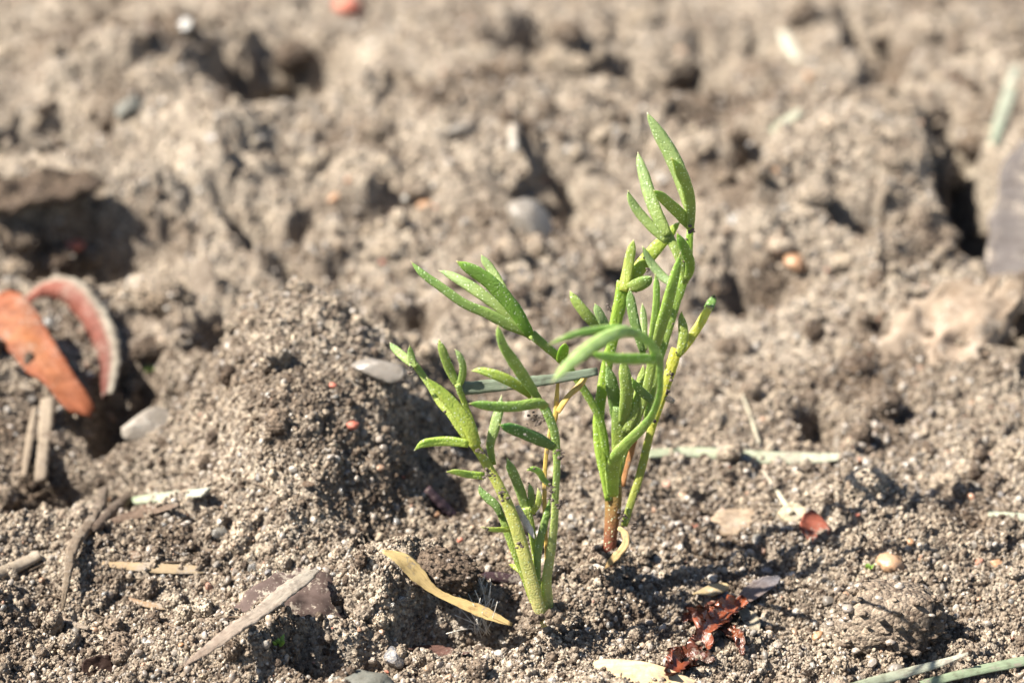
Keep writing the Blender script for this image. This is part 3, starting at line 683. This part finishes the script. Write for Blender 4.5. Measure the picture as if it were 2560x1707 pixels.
GLASS = grain_material('glassy_facet', [(0, (.45, .43, .40)), (1, (.5, .48, .44))], 0.03, 0.3, 0.0, 0.0)
SUNV = np.array([-SHX / n_ * math.cos(SUN_EL), -SHY / n_ * math.cos(SUN_EL), math.sin(SUN_EL)])
def glint(px, py, d, label):
    o = pebble('quartz_chip', px, py, d, GLASS, label, 'quartz chip', shape=9, sink=.1)
    v = CAM - np.array(o.location); hv = SUNV + v / np.linalg.norm(v)
    o.rotation_euler = Vector(hv).to_track_quat('Z', 'Y').to_euler(); o.location = np.array(o.location) + v / np.linalg.norm(v) * .12 + np.array([0, 0, .04])
def pebble(name, px, py, d, mat, label, cat='pebble', group=None, shape=None, flat=(1, 1, 1), z=ZG, sink=.38):
    px = z[0] + px / z[2]; py = z[1] + py / z[2]; d = d / z[2]
    p = hit(px, py + d * .25); r = cm(d, p) / 2
    k = shape if shape is not None else random.randrange(len(PEB)); key = (k, mat.name)
    if key not in PEBM:
        me, _ = mesh(name, PEB[k][0], PEB[k][1], origin=(0, 0, 0), smooth=k in (5, 6, 9)); me.materials.append(mat); PEBM[key] = me
    o = bpy.data.objects.new(name, PEBM[key]); C.objects.link(o)
    o.location = p + np.array([0, 0, r * (1 - 2 * sink) * flat[2]]); o.scale = (r * flat[0], r * flat[1], r * flat[2]); o.rotation_euler = (random.uniform(-.4, .4), random.uniform(-.4, .4), random.uniform(0, 6.28))
    if flat != (1, 1, 1): o.rotation_euler = (0, 0, random.uniform(-.3, .3))
    return tag(o, label, cat, group)
CLM = {}
def clod(px, py, wpx, hpx, label, group=None, kind=0, z=ZG, sink=.35):
    px = z[0] + px / z[2]; py = z[1] + py / z[2]; p = hit(px, py + hpx * .2 / z[2]); r = cm(wpx / z[2], p) / 2
    if kind not in CLM:
        rg = np.random.default_rng(400 + kind); v, f, mi = clump_shape(rg, 900 if kind < 10 else 420, ICO1, .02, .10 if kind < 10 else .12, .15)
        me, _ = mesh('soil_clod', v, f, origin=(0, 0, 0), mi=mi); me.materials.append(CRUMB); me.materials.append(SAND); CLM[kind] = me
    o = bpy.data.objects.new('soil_clod', CLM[kind]); C.objects.link(o)
    asp = hpx / wpx; o.scale = (r * 1.12, r * 1.0, r * min(1.1, max(.8, asp * 1.25))); o.location = p + np.array([0, 0, r * asp * (1 - 2 * sink)]); o.rotation_euler = (0, 0, random.uniform(-.5, .5))
    return tag(o, label, 'clod', group)

# grass and straw
q = []
for px, py, w_, off in ((1141, 972, 34, -.06), (1215, 966, 33, -.10), (1300, 957, 30, -.12), (1385, 947, 26, -.14), (1494, 928, 20, -.18)):
    p = A.p3(px, py, off); q.append([*p, cm(w_, p)])
strip('grass_clipping', ZF, None, (.34, .40, .27), (.27, .34, .22), GRASS, 'grey-green cut grass blade caught between the two seedlings', 'grass blade', ratio=.35, groove=.2, q=np.array(q), face=(0, -1, .6))
PG = (.58, .64, .42); PS = (.72, .66, .48)
strip('grass_clipping', ZG, [(1485, 1042, 22), (1600, 1038, 28), (1750, 1050, 34), (1860, 1052, 30), (1935, 1048, 18)], PG, (.70, .70, .52), GRASS, 'long pale green grass blade lying behind the reddish-stemmed seedling', 'grass blade', lift=.05)
strip('grass_clipping', ZG, [(1880, 1600, 22), (1980, 1572, 26), (2060, 1550, 26), (2150, 1525, 20), (2224, 1499, 6)], (.46, .54, .34), (.74, .72, .58), GRASS, 'pointed grass blade in front of the big soil clod', 'grass blade', ratio=.35, lift=.14)
strip('grass_clipping', ZG, [(2060, 1590, 14), (2120, 1570, 20), (2230, 1542, 24), (2360, 1516, 26), (2430, 1500, 26)], (.40, .48, .30), (.42, .52, .32), GRASS, 'dull green grass blade beside a pointed blade', 'grass blade', ratio=.3, lift=.09)
strip('grass_clipping', ZG, [(303, 1150, 20), (340, 1145, 28), (400, 1138, 32), (472, 1130, 32)], (.50, .62, .38), (.74, .74, .60), GRASS, 'short bright pale green grass clipping beside the forked root', 'grass blade', ratio=.35, groove=.15, lift=.05)
strip('dry_grass_blade', ZG, [(235, 1294, 12), (330, 1302, 26), (420, 1306, 28), (474, 1310, 12)], (.48, .34, .19), (.52, .40, .25), STRAW, 'flat tan dry grass blade half sunk in sand', 'dry blade')
strip('dry_grass_blade', ZG, [(283, 1370, 6), (340, 1388, 16), (395, 1392, 15), (438, 1378, 8)], (.30, .17, .09), (.50, .38, .22), STRAW, 'thin curved brown dry blade on the sand', 'dry blade')
strip('straw_stick', ZG, [(-60, 1338, 32), (0, 1316, 34), (45, 1297, 32), (92, 1273, 26)], (.50, .40, .28), (.56, .46, .34), STRAW, 'broken pale straw stick poking past the root', 'straw', ratio=.6, lift=.05)
strip('straw_stick', ZG, [(55, 1095, 14), (68, 1010, 20), (80, 935, 10)], (.34, .26, .18), (.44, .35, .25), STRAW, 'narrow pointed straw splinter beside the broken stub', 'straw', ratio=.6, lift=.10)
strip('straw_stick', ZG, [(92, 1105, 28), (102, 1010, 34), (110, 920, 34)], (.32, .25, .18), (.44, .35, .25), STRAW, 'upright broken straw stub beneath the orange bud scale', 'straw', ratio=.7, lift=.10, rnd=.12, groove=.3)
strip('root_twig', ZG, [(143, 1402, 6), (153, 1340, 15), (166, 1262, 26), (200, 1212, 24), (226, 1165, 28), (238, 1125, 24)], (.38, .29, .20), (.32, .25, .19), WOOD, 'pale kinked root twig arching over a dark gap', 'twig', ratio=.9, lift=.10, rnd=.16, groove=.25)
strip('root_twig', ZG, [(222, 1212, 22), (256, 1176, 30), (296, 1142, 26)], (.22, .16, .12), (.20, .15, .11), WOOD, 'dark stubby root piece beside the pale green clipping', 'twig', ratio=.9, lift=.06, rnd=.09)
strip('bark_sliver', ZG, [(225, 1212, 8), (280, 1190, 22), (350, 1172, 26), (410, 1160, 10)], (.30, .20, .14), (.36, .26, .19), WOOD, 'thin brown bark sliver below the pale green clipping', 'bark', ratio=.2, lift=.04)
strip('bark_sliver', ZG, [(125, 1405, 4), (160, 1428, 10), (203, 1443, 9)], (.55, .42, .32), (.62, .50, .38), WOOD, 'tiny tan splinter lying on dark crumbs', 'splinter', ratio=.5, lift=.05)
lf = flake('leaf_fragment', ZG, [(478, 1440), (550, 1360), (635, 1312), (715, 1300), (772, 1328), (805, 1372), (782, 1425), (740, 1452), (690, 1472), (620, 1492), (540, 1490)], (.165, .115, .098), (.14, .096, .082), DUSTY, 'dark purple-brown dead leaf fragment under a bleached twig', 'leaf', normal=(.15, -.55, 1), lift=.10, thick=.018, warp=.12, bend=-.25, jag=.06)
strip('bleached_twig', ZG, [(422, 1528, 8), (480, 1488, 26), (545, 1440, 34), (605, 1400, 34), (655, 1360, 40), (700, 1328, 34), (728, 1308, 14)], (.56, .42, .32), (.72, .64, .52), WOOD, 'bleached flat twig lying across a dark dead leaf', 'twig', ratio=.30, lift=.26, rnd=.10, curl=.15)
strip('purple_twig', ZG, [(980, 1122, 18), (1010, 1154, 24), (1042, 1184, 20)], (.20, .12, .14), (.30, .20, .23), WOOD, 'short purple twig stuck in the crumbly mound', 'twig', ratio=.95, lift=.05, rnd=.06)
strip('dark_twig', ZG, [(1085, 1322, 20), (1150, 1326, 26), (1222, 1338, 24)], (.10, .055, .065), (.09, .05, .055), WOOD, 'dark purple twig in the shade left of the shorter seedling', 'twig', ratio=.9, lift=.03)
strip('dry_leaf_strip', ZG, [(878, 1266, 8), (920, 1284, 34), (955, 1316, 40), (1000, 1358, 20), (1055, 1384, 24), (1110, 1406, 32), (1176, 1434, 8)], (1.0, .74, .33), (.95, .66, .28), STRAW, 'long yellow-tan dry leaf strip in front of the shorter seedling', 'dry leaf', ratio=.12, curl=.25, lift=.17, rnd=.06)
strip('bark_sliver', ZG, [(940, 1490, 8), (985, 1492, 28), (1030, 1497, 24), (1075, 1500, 8)], (.24, .13, .10), (.20, .10, .08), WOOD, 'reddish-brown bark sliver on the sand in front of the dry leaf strip', 'bark', ratio=.4, lift=.05, rnd=.12)
strip('pale_fibre', ZG, [(1703, 900, 5), (1725, 960, 8), (1744, 1018, 9)], PS, PS, STRAW, 'fine pale fibre above the long pale grass blade', 'fibre', ratio=.6, lift=.06)
strip('pale_fibre', ZG, [(1752, 1080, 6), (1790, 1135, 12), (1818, 1178, 16)], (.74, .66, .50), PS, STRAW, 'fine pale fibre leading to the cream husk', 'fibre', ratio=.6, lift=.06)
strip('grass_clipping', ZG, [(2335, 150, 14), (2318, 215, 30), (2296, 280, 28), (2282, 330, 18)], (.72, .74, .58), (.50, .56, .40), GRASS, 'pale grass blade beside the smooth grey slab', 'grass blade', lift=.1)
strip('straw_stick', ZG, [(1798, 76, 22), (1815, 105, 34), (1832, 140, 22)], (.80, .76, .62), (.76, .70, .54), STRAW, 'stubby cream straw bit near the dark hole', 'straw', ratio=.5, lift=.06)
strip('grass_clipping', ZG, [(1770, 304, 14), (1800, 282, 26), (1838, 256, 18)], (.50, .52, .36), (.54, .54, .40), GRASS, 'short dull olive grass clipping on the far clods', 'grass blade', lift=.06)
strip('straw_stick', ZG, [(1176, 225, 8), (1178, 280, 14), (1180, 345, 22)], (.55, .42, .30), (.76, .70, .60), STRAW, 'slim upright straw on the ground behind both seedlings', 'straw', ratio=.6, lift=.06)
strip('grass_clipping', ZG, [(2270, 1180, 12), (2320, 1185, 22), (2400, 1192, 24)], (.60, .64, .46), (.58, .62, .44), GRASS, 'short pale grass piece on sand beyond the big soil clod', 'grass blade', lift=.03)

# bud scales, husks, leaf pieces
flake('bud_scale', ZG, [(-45, 700), (30, 672), (75, 705), (120, 775), (165, 850), (205, 918), (190, 942), (150, 936), (108, 888), (62, 855), (15, 805), (-45, 780)], (.44, .175, .075), (.33, .105, .050), HUSK, 'orange glossy bud scale with a highlight painted on its middle', 'bud scale', normal=(-.25, -.55, 1), lift=.17, thick=.05, warp=.06, bend=-.25, jag=.02)  # lighter centre colour stands in for the sun's highlight on the scale
strip('curled_husk', ZG, [(58, 692, 18), (105, 662, 46), (165, 668, 66), (220, 735, 66), (250, 820, 58), (244, 908, 30)], (.46, .16, .11), (.17, .065, .05), HUSK, 'curled pinkish husk with a cream rim arching beside the orange scale', 'husk', ratio=.3, curl=-.45, lift=.22, rim=(.56, .49, .38), face=(-.4, -.6, 1), rnd=.10)
flake('leaf_fragment', ZG, [(1845, 1182), (1870, 1170), (1892, 1190), (1908, 1220), (1920, 1248), (1880, 1252), (1850, 1232), (1836, 1212)], (.45, .13, .075), (.36, .10, .06), STRAW, 'brick-red leaf fragment touching the cream husk', 'leaf', normal=(.2, -.6, 1), lift=.08, warp=.06, bend=.2)
flake('cream_husk', ZG, [(1785, 1176), (1812, 1156), (1838, 1158), (1852, 1178), (1840, 1198), (1805, 1196)], (.76, .68, .48), (.70, .60, .40), STRAW, 'small cream husk touching the brick-red leaf fragment', 'husk', normal=(0, -.6, 1), lift=.06, thick=.05, warp=.06)
flake('leaf_fragment', ZG, [(1345, 1510), (1400, 1507), (1480, 1520), (1560, 1543), (1625, 1572), (1650, 1620), (1500, 1610), (1420, 1565)], (.95, .71, .42), (.90, .64, .36), STRAW, 'cream-tan dry leaf piece among the foreground sand', 'leaf', normal=(.05, -.35, 1), lift=.12, warp=.03, bend=-.12, jag=.02)
flake('bark_chip', ZG, [(1628, 1198), (1650, 1176), (1715, 1168), (1748, 1192), (1718, 1226), (1662, 1228)], (.60, .47, .34), (.50, .37, .25), WOOD, 'tan angular chip beside the red grain', 'chip', normal=(.1, -.5, 1), lift=.05, thick=.05, warp=.05)
flake('bark_chunk', ZG, [(1975, 850), (2040, 745), (2140, 655), (2260, 632), (2335, 690), (2290, 790), (2215, 860), (2140, 955), (2085, 930), (2035, 880)], (.40, .305, .225), (.36, .28, .205), BARK, 'broad pinkish-tan bark chunk half buried in the soil', 'bark', normal=(-.15, -.5, 1), lift=.04, thick=.36, warp=.14, freq=7, jag=.09)
flake('stone_slab', ZG, [(2262, 600), (2290, 440), (2335, 335), (2440, 300), (2560, 420), (2560, 690), (2440, 712), (2330, 700), (2272, 665)], (.19, .165, .150), (.16, .138, .128), WOOD, 'smooth grey-brown slab with a dark gap under it', 'slab', normal=(-.1, -.42, 1), lift=.25, thick=.30, warp=.025)
flake('bark_chip', ZG, [(436, 610), (478, 590), (494, 650), (492, 728), (458, 738), (438, 690)], (.42, .34, .26), (.36, .29, .22), WOOD, 'upright flat tan chip beside the crusty clod', 'chip', normal=(-.3, -1, .6), lift=.10, thick=.05, warp=.04)
flake('soil_crust', ZG, [(-60, 405), (60, 392), (150, 388), (228, 404), (214, 436), (110, 462), (-40, 474)], (.44, .36, .285), (.38, .31, .245), CRUMB, 'flat soil crust overhanging a shaded hollow', 'crust', normal=(0, -.4, 1), lift=.10, thick=.09, warp=.16, freq=6, jag=.06)
flake('bark_chip', ZG, [(192, 1512), (250, 1504), (258, 1548), (232, 1578), (190, 1556)], (.085, .05, .038), (.07, .04, .03), HUSK, 'dark brown chip stuck in the foreground crumbs', 'chip', normal=(.3, -.9, .6), lift=.03, thick=.03)
flake('leaf_fragment', ZG, [(1590, 1362), (1635, 1340), (1668, 1338), (1672, 1352), (1640, 1366)], (.62, .48, .26), (.56, .42, .22), STRAW, 'little yellowish leaf chip above the red-brown bract', 'leaf', lift=.05)
c0 = hit(1765, 1590)
hb = empty('shrivelled_bract', c0, 'crumpled glossy red-brown bract with grey papery wings', 'bract')
def part_strip(name, pts, a, b, mat, **kw): return strip(name, ZG, pts, a, b, mat, parent=hb, **kw)
part_strip('scale', [(1530, 1548, 20), (1562, 1528, 50), (1605, 1482, 46), (1632, 1440, 42), (1668, 1408, 44), (1710, 1378, 18)], (.22, .055, .025), (.40, .10, .035), BRACT, ratio=.2, curl=.9, lift=.10, rnd=.26, wob=.10)
part_strip('scale', [(1640, 1432, 20), (1680, 1448, 34), (1698, 1474, 26), (1708, 1502, 8)], (.30, .08, .03), (.20, .055, .025), BRACT, ratio=.18, curl=.9, lift=.09, rnd=.24, wob=.05)
part_strip('scale', [(1565, 1424, 12), (1600, 1412, 34), (1650, 1400, 40), (1690, 1392, 20)], (.14, .045, .025), (.20, .06, .03), BRACT, ratio=.18, curl=.9, lift=.06, rnd=.24, wob=.05)
part_strip('scale', [(1530, 1500, 12), (1570, 1505, 38), (1615, 1512, 30), (1640, 1520, 10)], (.14, .04, .02), (.20, .06, .03), BRACT, ratio=.18, curl=.9, lift=.05, rnd=.24, wob=.05)
part_strip('wing', [(1688, 1392, 16), (1725, 1362, 40), (1765, 1338, 34), (1792, 1324, 8)], (.30, .20, .15), (.34, .33, .35), HUSK, ratio=.12, curl=.3, lift=.09, rnd=.06)
part_strip('wing', [(1700, 1396, 14), (1722, 1420, 40), (1735, 1452, 24), (1745, 1476, 6)], (.46, .38, .26), (.56, .50, .38), HUSK, ratio=.10, curl=.2, lift=.06, rnd=.06)

rl = random.Random(33)
for i in range(34):
    px = rl.uniform(0, 620) if i < 18 else rl.uniform(0, 2352); py = rl.uniform(1080, 1540) if i < 18 else rl.uniform(500, 1540)
    if 1150 < px < 1480 and py > 1150: continue
    a = rl.uniform(-.7, .7); L_ = rl.uniform(22, 62); b = rl.uniform(-.5, .5); w_ = rl.uniform(2.5, 6)
    pts = [(px + math.cos(a) * L_ * t + math.sin(a) * b * L_ * (1 - t * t), py + math.sin(a) * L_ * t * .6 - math.cos(a) * b * L_ * (1 - t * t) * .6, w_ * (1.1 - .5 * abs(t))) for t in (-1, -.3, .4, 1)]
    k = rl.uniform(.6, 1.5); strip('rootlet', ZG, pts, (.26 * k, .18 * k, .12 * k), (.30 * k, .22 * k, .15 * k), WOOD, 'fine brown rootlet lying on the soil', 'rootlet', 'fine rootlets', ratio=.9, lift=.035, rnd=.14)
for i in range(26):
    px, py = rl.uniform(0, 2352), rl.uniform(500, 1550); r_ = rl.uniform(8, 18)
    if 1150 < px < 1480 and py > 1150: continue
    out = [(px + r_ * rl.uniform(.6, 1.4) * math.cos(t), py + r_ * .6 * rl.uniform(.6, 1.4) * math.sin(t)) for t in np.linspace(0, 6.28, 7)[:-1]]
    k = rl.choice([.35, .5, .8, 1.3]); flake('plant_fleck', ZG, out, (.24 * k, .165 * k, .115 * k), (.20 * k, .135 * k, .09 * k), WOOD, 'tiny brown plant fleck lying on the soil', 'plant fleck', 'tiny plant flecks', normal=(rl.uniform(-.5, .5), rl.uniform(-.8, .1), 1), lift=.03, thick=.012, warp=.12)
# stones singled out
pebble('quartz_pebble', 868, 828, 118, MILKY, 'large flat milky quartz pebble on top of the crumbly mound', shape=7, flat=(1, .7, .55))
pebble('quartz_pebble', 345, 955, 120, DULLQ, 'largest pale quartz pebble, below the curled husk', shape=1, sink=.46)
pebble('quartz_pebble', 1218, 490, 118, MILKY, 'large grey-white quartz pebble on the ground behind both seedlings', shape=8, sink=.42)
pebble('quartz_pebble', 920, 1372, 38, CLEAR, 'clear quartz pebble under the edge of the crumbly ledge', shape=3, flat=(1, .8, .8))
pebble('quartz_pebble', 505, 1220, 44, CLEAR, 'glassy white quartz chip on the sand near the tan blade', shape=4)
pebble('red_grain', 1595, 1203, 28, BRICK, 'bright red grain beside the tan angular chip', 'grain', shape=5)
pebble('orange_grain', 630, 1142, 28, AMBER, 'single orange grain on the lower slope of the crumbly mound', 'grain', shape=5)
pebble('orange_grain', 1878, 1454, 32, AMBER, 'round orange grain between the bract and the big soil clod', 'grain', shape=5)
pebble('red_grain', 810, 972, 30, BRICK, 'orange-red grain on the side of the crumbly mound facing the seedlings', 'grain', shape=6)
pebble('red_grain', 763, 881, 24, BRICK, 'red grain just below the flat quartz pebble', 'grain', shape=5)
pebble('red_stone', 165, 552, 58, BRICK, 'red stone in the shade near the soil crust', 'stone', shape=6, flat=(1, .8, .6))
pebble('red_stone', 800, 8, 66, BRICK, 'bright red stone on the far soil', 'stone', shape=6)
pebble('amber_pebble', 2045, 1285, 64, AMBER, 'amber translucent pebble behind the big soil clod', shape=6)
pebble('amber_pebble', 2090, 1238, 30, AMBER, 'small amber pebble next to the larger amber one', shape=5)
pebble('quartz_pebble', 1660, 1476, 40, MILKY, 'round white quartz pebble beside the red-brown bract', shape=5)
pebble('quartz_pebble', 2056, 1528, 40, MILKY, 'white quartz pebble at the foot of the big soil clod', shape=5)
pebble('peach_pebble', 1825, 592, 74, AMBER, 'peach-coloured pebble on soil beyond the yellowing leaf', shape=5)
pebble('pink_pebble', 978, 466, 46, AMBER, 'small peach-pink pebble beside a glinting grain on the far soil', shape=5)
pebble('quartz_pebble', 1312, 340, 62, MILKY, 'grey-white oval quartz pebble by a dark hollow', shape=5, flat=(.75, .75, 1.15))
pebble('grey_stone', 300, 242, 66, GREYST, 'blue-grey stone chip among the far left clods', 'stone', shape=1)
pebble('grey_stone', 1060, 288, 80, MILKY, 'grey angular stone casting a shadow on the far soil', 'stone', shape=3, flat=(1, .8, .6))
pebble('green_grey_stone', 828, 1548, 150, GREYST, 'smooth greenish-grey stone in the foreground shade', 'stone', shape=6, flat=(1, .8, .6), sink=.5)
pebble('slate_stone', 905, 1500, 60, SLATE, 'dark blue-black stone beside the greenish-grey stone', 'stone', shape=0)
glint(428, 72, 30, 'brightest glinting quartz chip, beside the far dark hollow')
glint(930, 468, 12, 'glinting quartz chip beside the peach-pink pebble')
glint(458, 450, 10, 'small glinting quartz chip on the clods beyond the crusty clod')
glint(1512, 416, 12, 'glinting quartz chip seen between the two top leaf tips')
glint(505, 1212, 12, 'glinting quartz chip on the glassy white chip near the tan blade')
glint(372, 246, 10, 'glinting quartz chip beside the blue-grey stone chip')
p = B.p3(1673, 998, -.06); o = pebble('quartz_pebble', 1538, 915, 24, CLEAR, 'clear quartz grain clinging to the yellowing leaf stalk', shape=5); o.location = p + np.array([.0, 0, 0])
p = A.p3(1313, 1086, .30); o = pebble('quartz_pebble', 1206, 998, 7, CLEAR, 'tiny clear grain stuck on a dark green lobe of the shorter seedling', 'grain', shape=5); o.location = p

clod(1010, 1300, 190, 130, 'crumbly soil ledge left of the shorter seedling base', kind=0)
clod(2040, 1430, 300, 190, 'big crusty sandy clod behind the pointed grass blade', kind=1, sink=.3)
clod(352, 668, 185, 140, 'crusty clod between the curled husk and the upright tan chip', kind=2)
clod(1360, 1322, 64, 34, 'dark crumbly clod at the foot of the reddish stem', kind=3)
clod(1222, 1440, 56, 34, 'small clod pressed against the pale base of the shorter seedling', kind=4)
clod(1300, 1420, 80, 44, 'shaded clod between the two stem bases', kind=5)
for i, (a, b, c) in enumerate([(50, 545, 90), (130, 590, 110), (215, 585, 80), (40, 610, 80), (620, 190, 90), (680, 120, 110), (2190, 400, 110), (2235, 330, 90), (1560, 150, 90), (1340, 140, 90), (300, 880, 70), (540, 740, 60)]): clod(a, b, c, c * .75, 'soil clod fallen into a shaded hollow', 'clods in the hollows', kind=10 + i % 6)
rs = random.Random(21); taken = [(1010, 1300), (2040, 1430), (352, 668)]
avoid = [(390, 1140), (200, 1250), (350, 1302), (868, 828), (345, 962), (640, 1400), (1060, 1370), (1700, 1045), (1825, 1180), (1690, 1200), (1690, 1430), (2150, 790), (2320, 500), (760, 930), (700, 1100), (460, 660), (170, 550), (100, 1000)]
for i in range(44):
    for _ in range(40):
        px, py = rs.uniform(-60, 2420), rs.uniform(20, 1150)
        if any(math.hypot(px - a, py - b) < 150 for a, b in avoid): continue
        if 1050 < px < 1800 and py > 900: continue
        if px < 330 and 600 < py < 1150: continue
        if all(math.hypot(px - a, (py - b) * 1.6) > 130 for a, b in taken): break
    taken.append((px, py)); d = rs.uniform(55, 130) * (.75 + .25 * py / 1300)
    clod(px, py, d, d * rs.uniform(.6, .85), 'loose soil clod lying on the crumbly ground', 'loose soil clods', kind=10 + i % 6)
kinds = [('milky_pebble', MILKY, 'small milky quartz pebble lying loose on the soil', 'small milky pebbles', 60),
         ('clear_pebble', CLEAR, 'small glassy quartz pebble lying loose on the soil', 'small glassy pebbles', 36),
         ('amber_pebble', AMBER, 'small orange-brown pebble lying loose on the soil', 'small orange-brown pebbles', 18),
         ('red_grain', BRICK, 'tiny brick-red grain scattered on the soil', 'tiny brick-red grains', 12),
         ('dark_pebble', SLATE, 'small dark slate pebble lying loose on the soil', 'small dark pebbles', 14)]
for nm, mt, lb, gr, cnt in kinds:
    for i in range(cnt):
        px, py = rs.uniform(-20, 2372), 1568 * rs.uniform(.03, 1.0) ** .8
        d = rs.uniform(13, 34) if 'grain' not in nm else rs.uniform(10, 18)
        if abs(px - 1250) < 40 and abs(py - 1425) < 40: continue
        pebble(nm, px, py, d, mt, lb, 'grain' if 'grain' in nm else 'pebble', gr)

# moss and fluff
def moss(px, py, size, label, seed):
    p = hit(px / .91875, py / .91875); r = cm(size / .91875, p) / 2; rng = np.random.default_rng(seed); VV, FF = [], []; off = 0
    for i in range(26):
        a = rng.uniform(0, 6.28); d = np.array([math.cos(a), math.sin(a), 0]) * rng.uniform(.1, 1); base = p + d * r * .5; tip = base + (d * .6 + np.array([0, 0, rng.uniform(.4, 1)])) * r * rng.uniform(.5, 1)
        Q = catmull([base, (base + tip) / 2 + [0, 0, r * .1], tip], 6); V, F, U = sweep(Q, np.array([.25, .34, .36, .3, .18, .03]) * r, .3, ns=6, rnd=.05, seed=i)
        VV.append(V); FF += [tuple(k + off for k in f) for f in F]; off += len(V)
    me, org = mesh('moss_tuft', np.vstack(VV), FF, origin=p); o = link('moss_tuft', me, MOSS); o.location = org; tag(o, label, 'moss')
moss(640, 1478, 46, 'green moss tuft in the shade beneath the dark dead leaf', 1)
moss(345, 852, 36, 'tiny bright green moss tuft beside the dark gap', 2)
moss(795, 1560, 44, 'yellow-green moss tuft on the greenish-grey stone', 3)
moss(2000, 1305, 30, 'tiny olive moss tuft by the amber pebbles', 4)
p = hit(1205, 1575); rng = np.random.default_rng(5); VV, FF = [], []; off = 0
for i in range(46):
    a = rng.normal(1.75, .4); d = np.array([math.cos(a), rng.normal(0, .35), math.sin(a)]); L_ = rng.uniform(.12, .32)
    b0 = p + np.array([rng.normal(0, .035), rng.normal(0, .03), 0]); Q = catmull([b0, b0 + d * L_ * .5 + rng.normal(0, .012, 3), b0 + d * L_ + rng.normal(0, .03, 3)], 7)
    V, F, U = sweep(Q, np.full(7, .0045), 1.0, ns=5, seed=i); VV.append(V); FF += [tuple(k + off for k in f) for f in F]; off += len(V)
me, org = mesh('seed_fluff', np.vstack(VV), FF, origin=p); o = link('seed_fluff', me, FLUFF); o.location = org
tag(o, 'wispy white seed fluff in front of the shorter seedling', 'seed fluff')
# crumbs heaped round the two stem bases
cp, cs = [], []
for P0, n in ((A.base, 150), (B.base, 190)):
    for i in range(n):
        a = RNG.uniform(0, 6.283); r_ = .05 + abs(RNG.normal(0, .10)); s_ = .010 + .026 * RNG.uniform() ** 2
        x_ = P0[0] + r_ * math.cos(a); y_ = P0[1] + r_ * math.sin(a); z_ = max(float(h_full(np.array([x_]), np.array([y_]))[0]), P0[2] + .02) if r_ < .12 else float(h_full(np.array([x_]), np.array([y_]))[0])
        cp.append((x_, y_, z_ + s_ * .3 + .05 * max(0, .16 - r_) / .11)); cs.append(s_)
scatter('stem_collar_crumbs', np.array(cp), np.array(cs), CR_COL, 9, 'soil crumbs heaped round the stem bases of both seedlings')
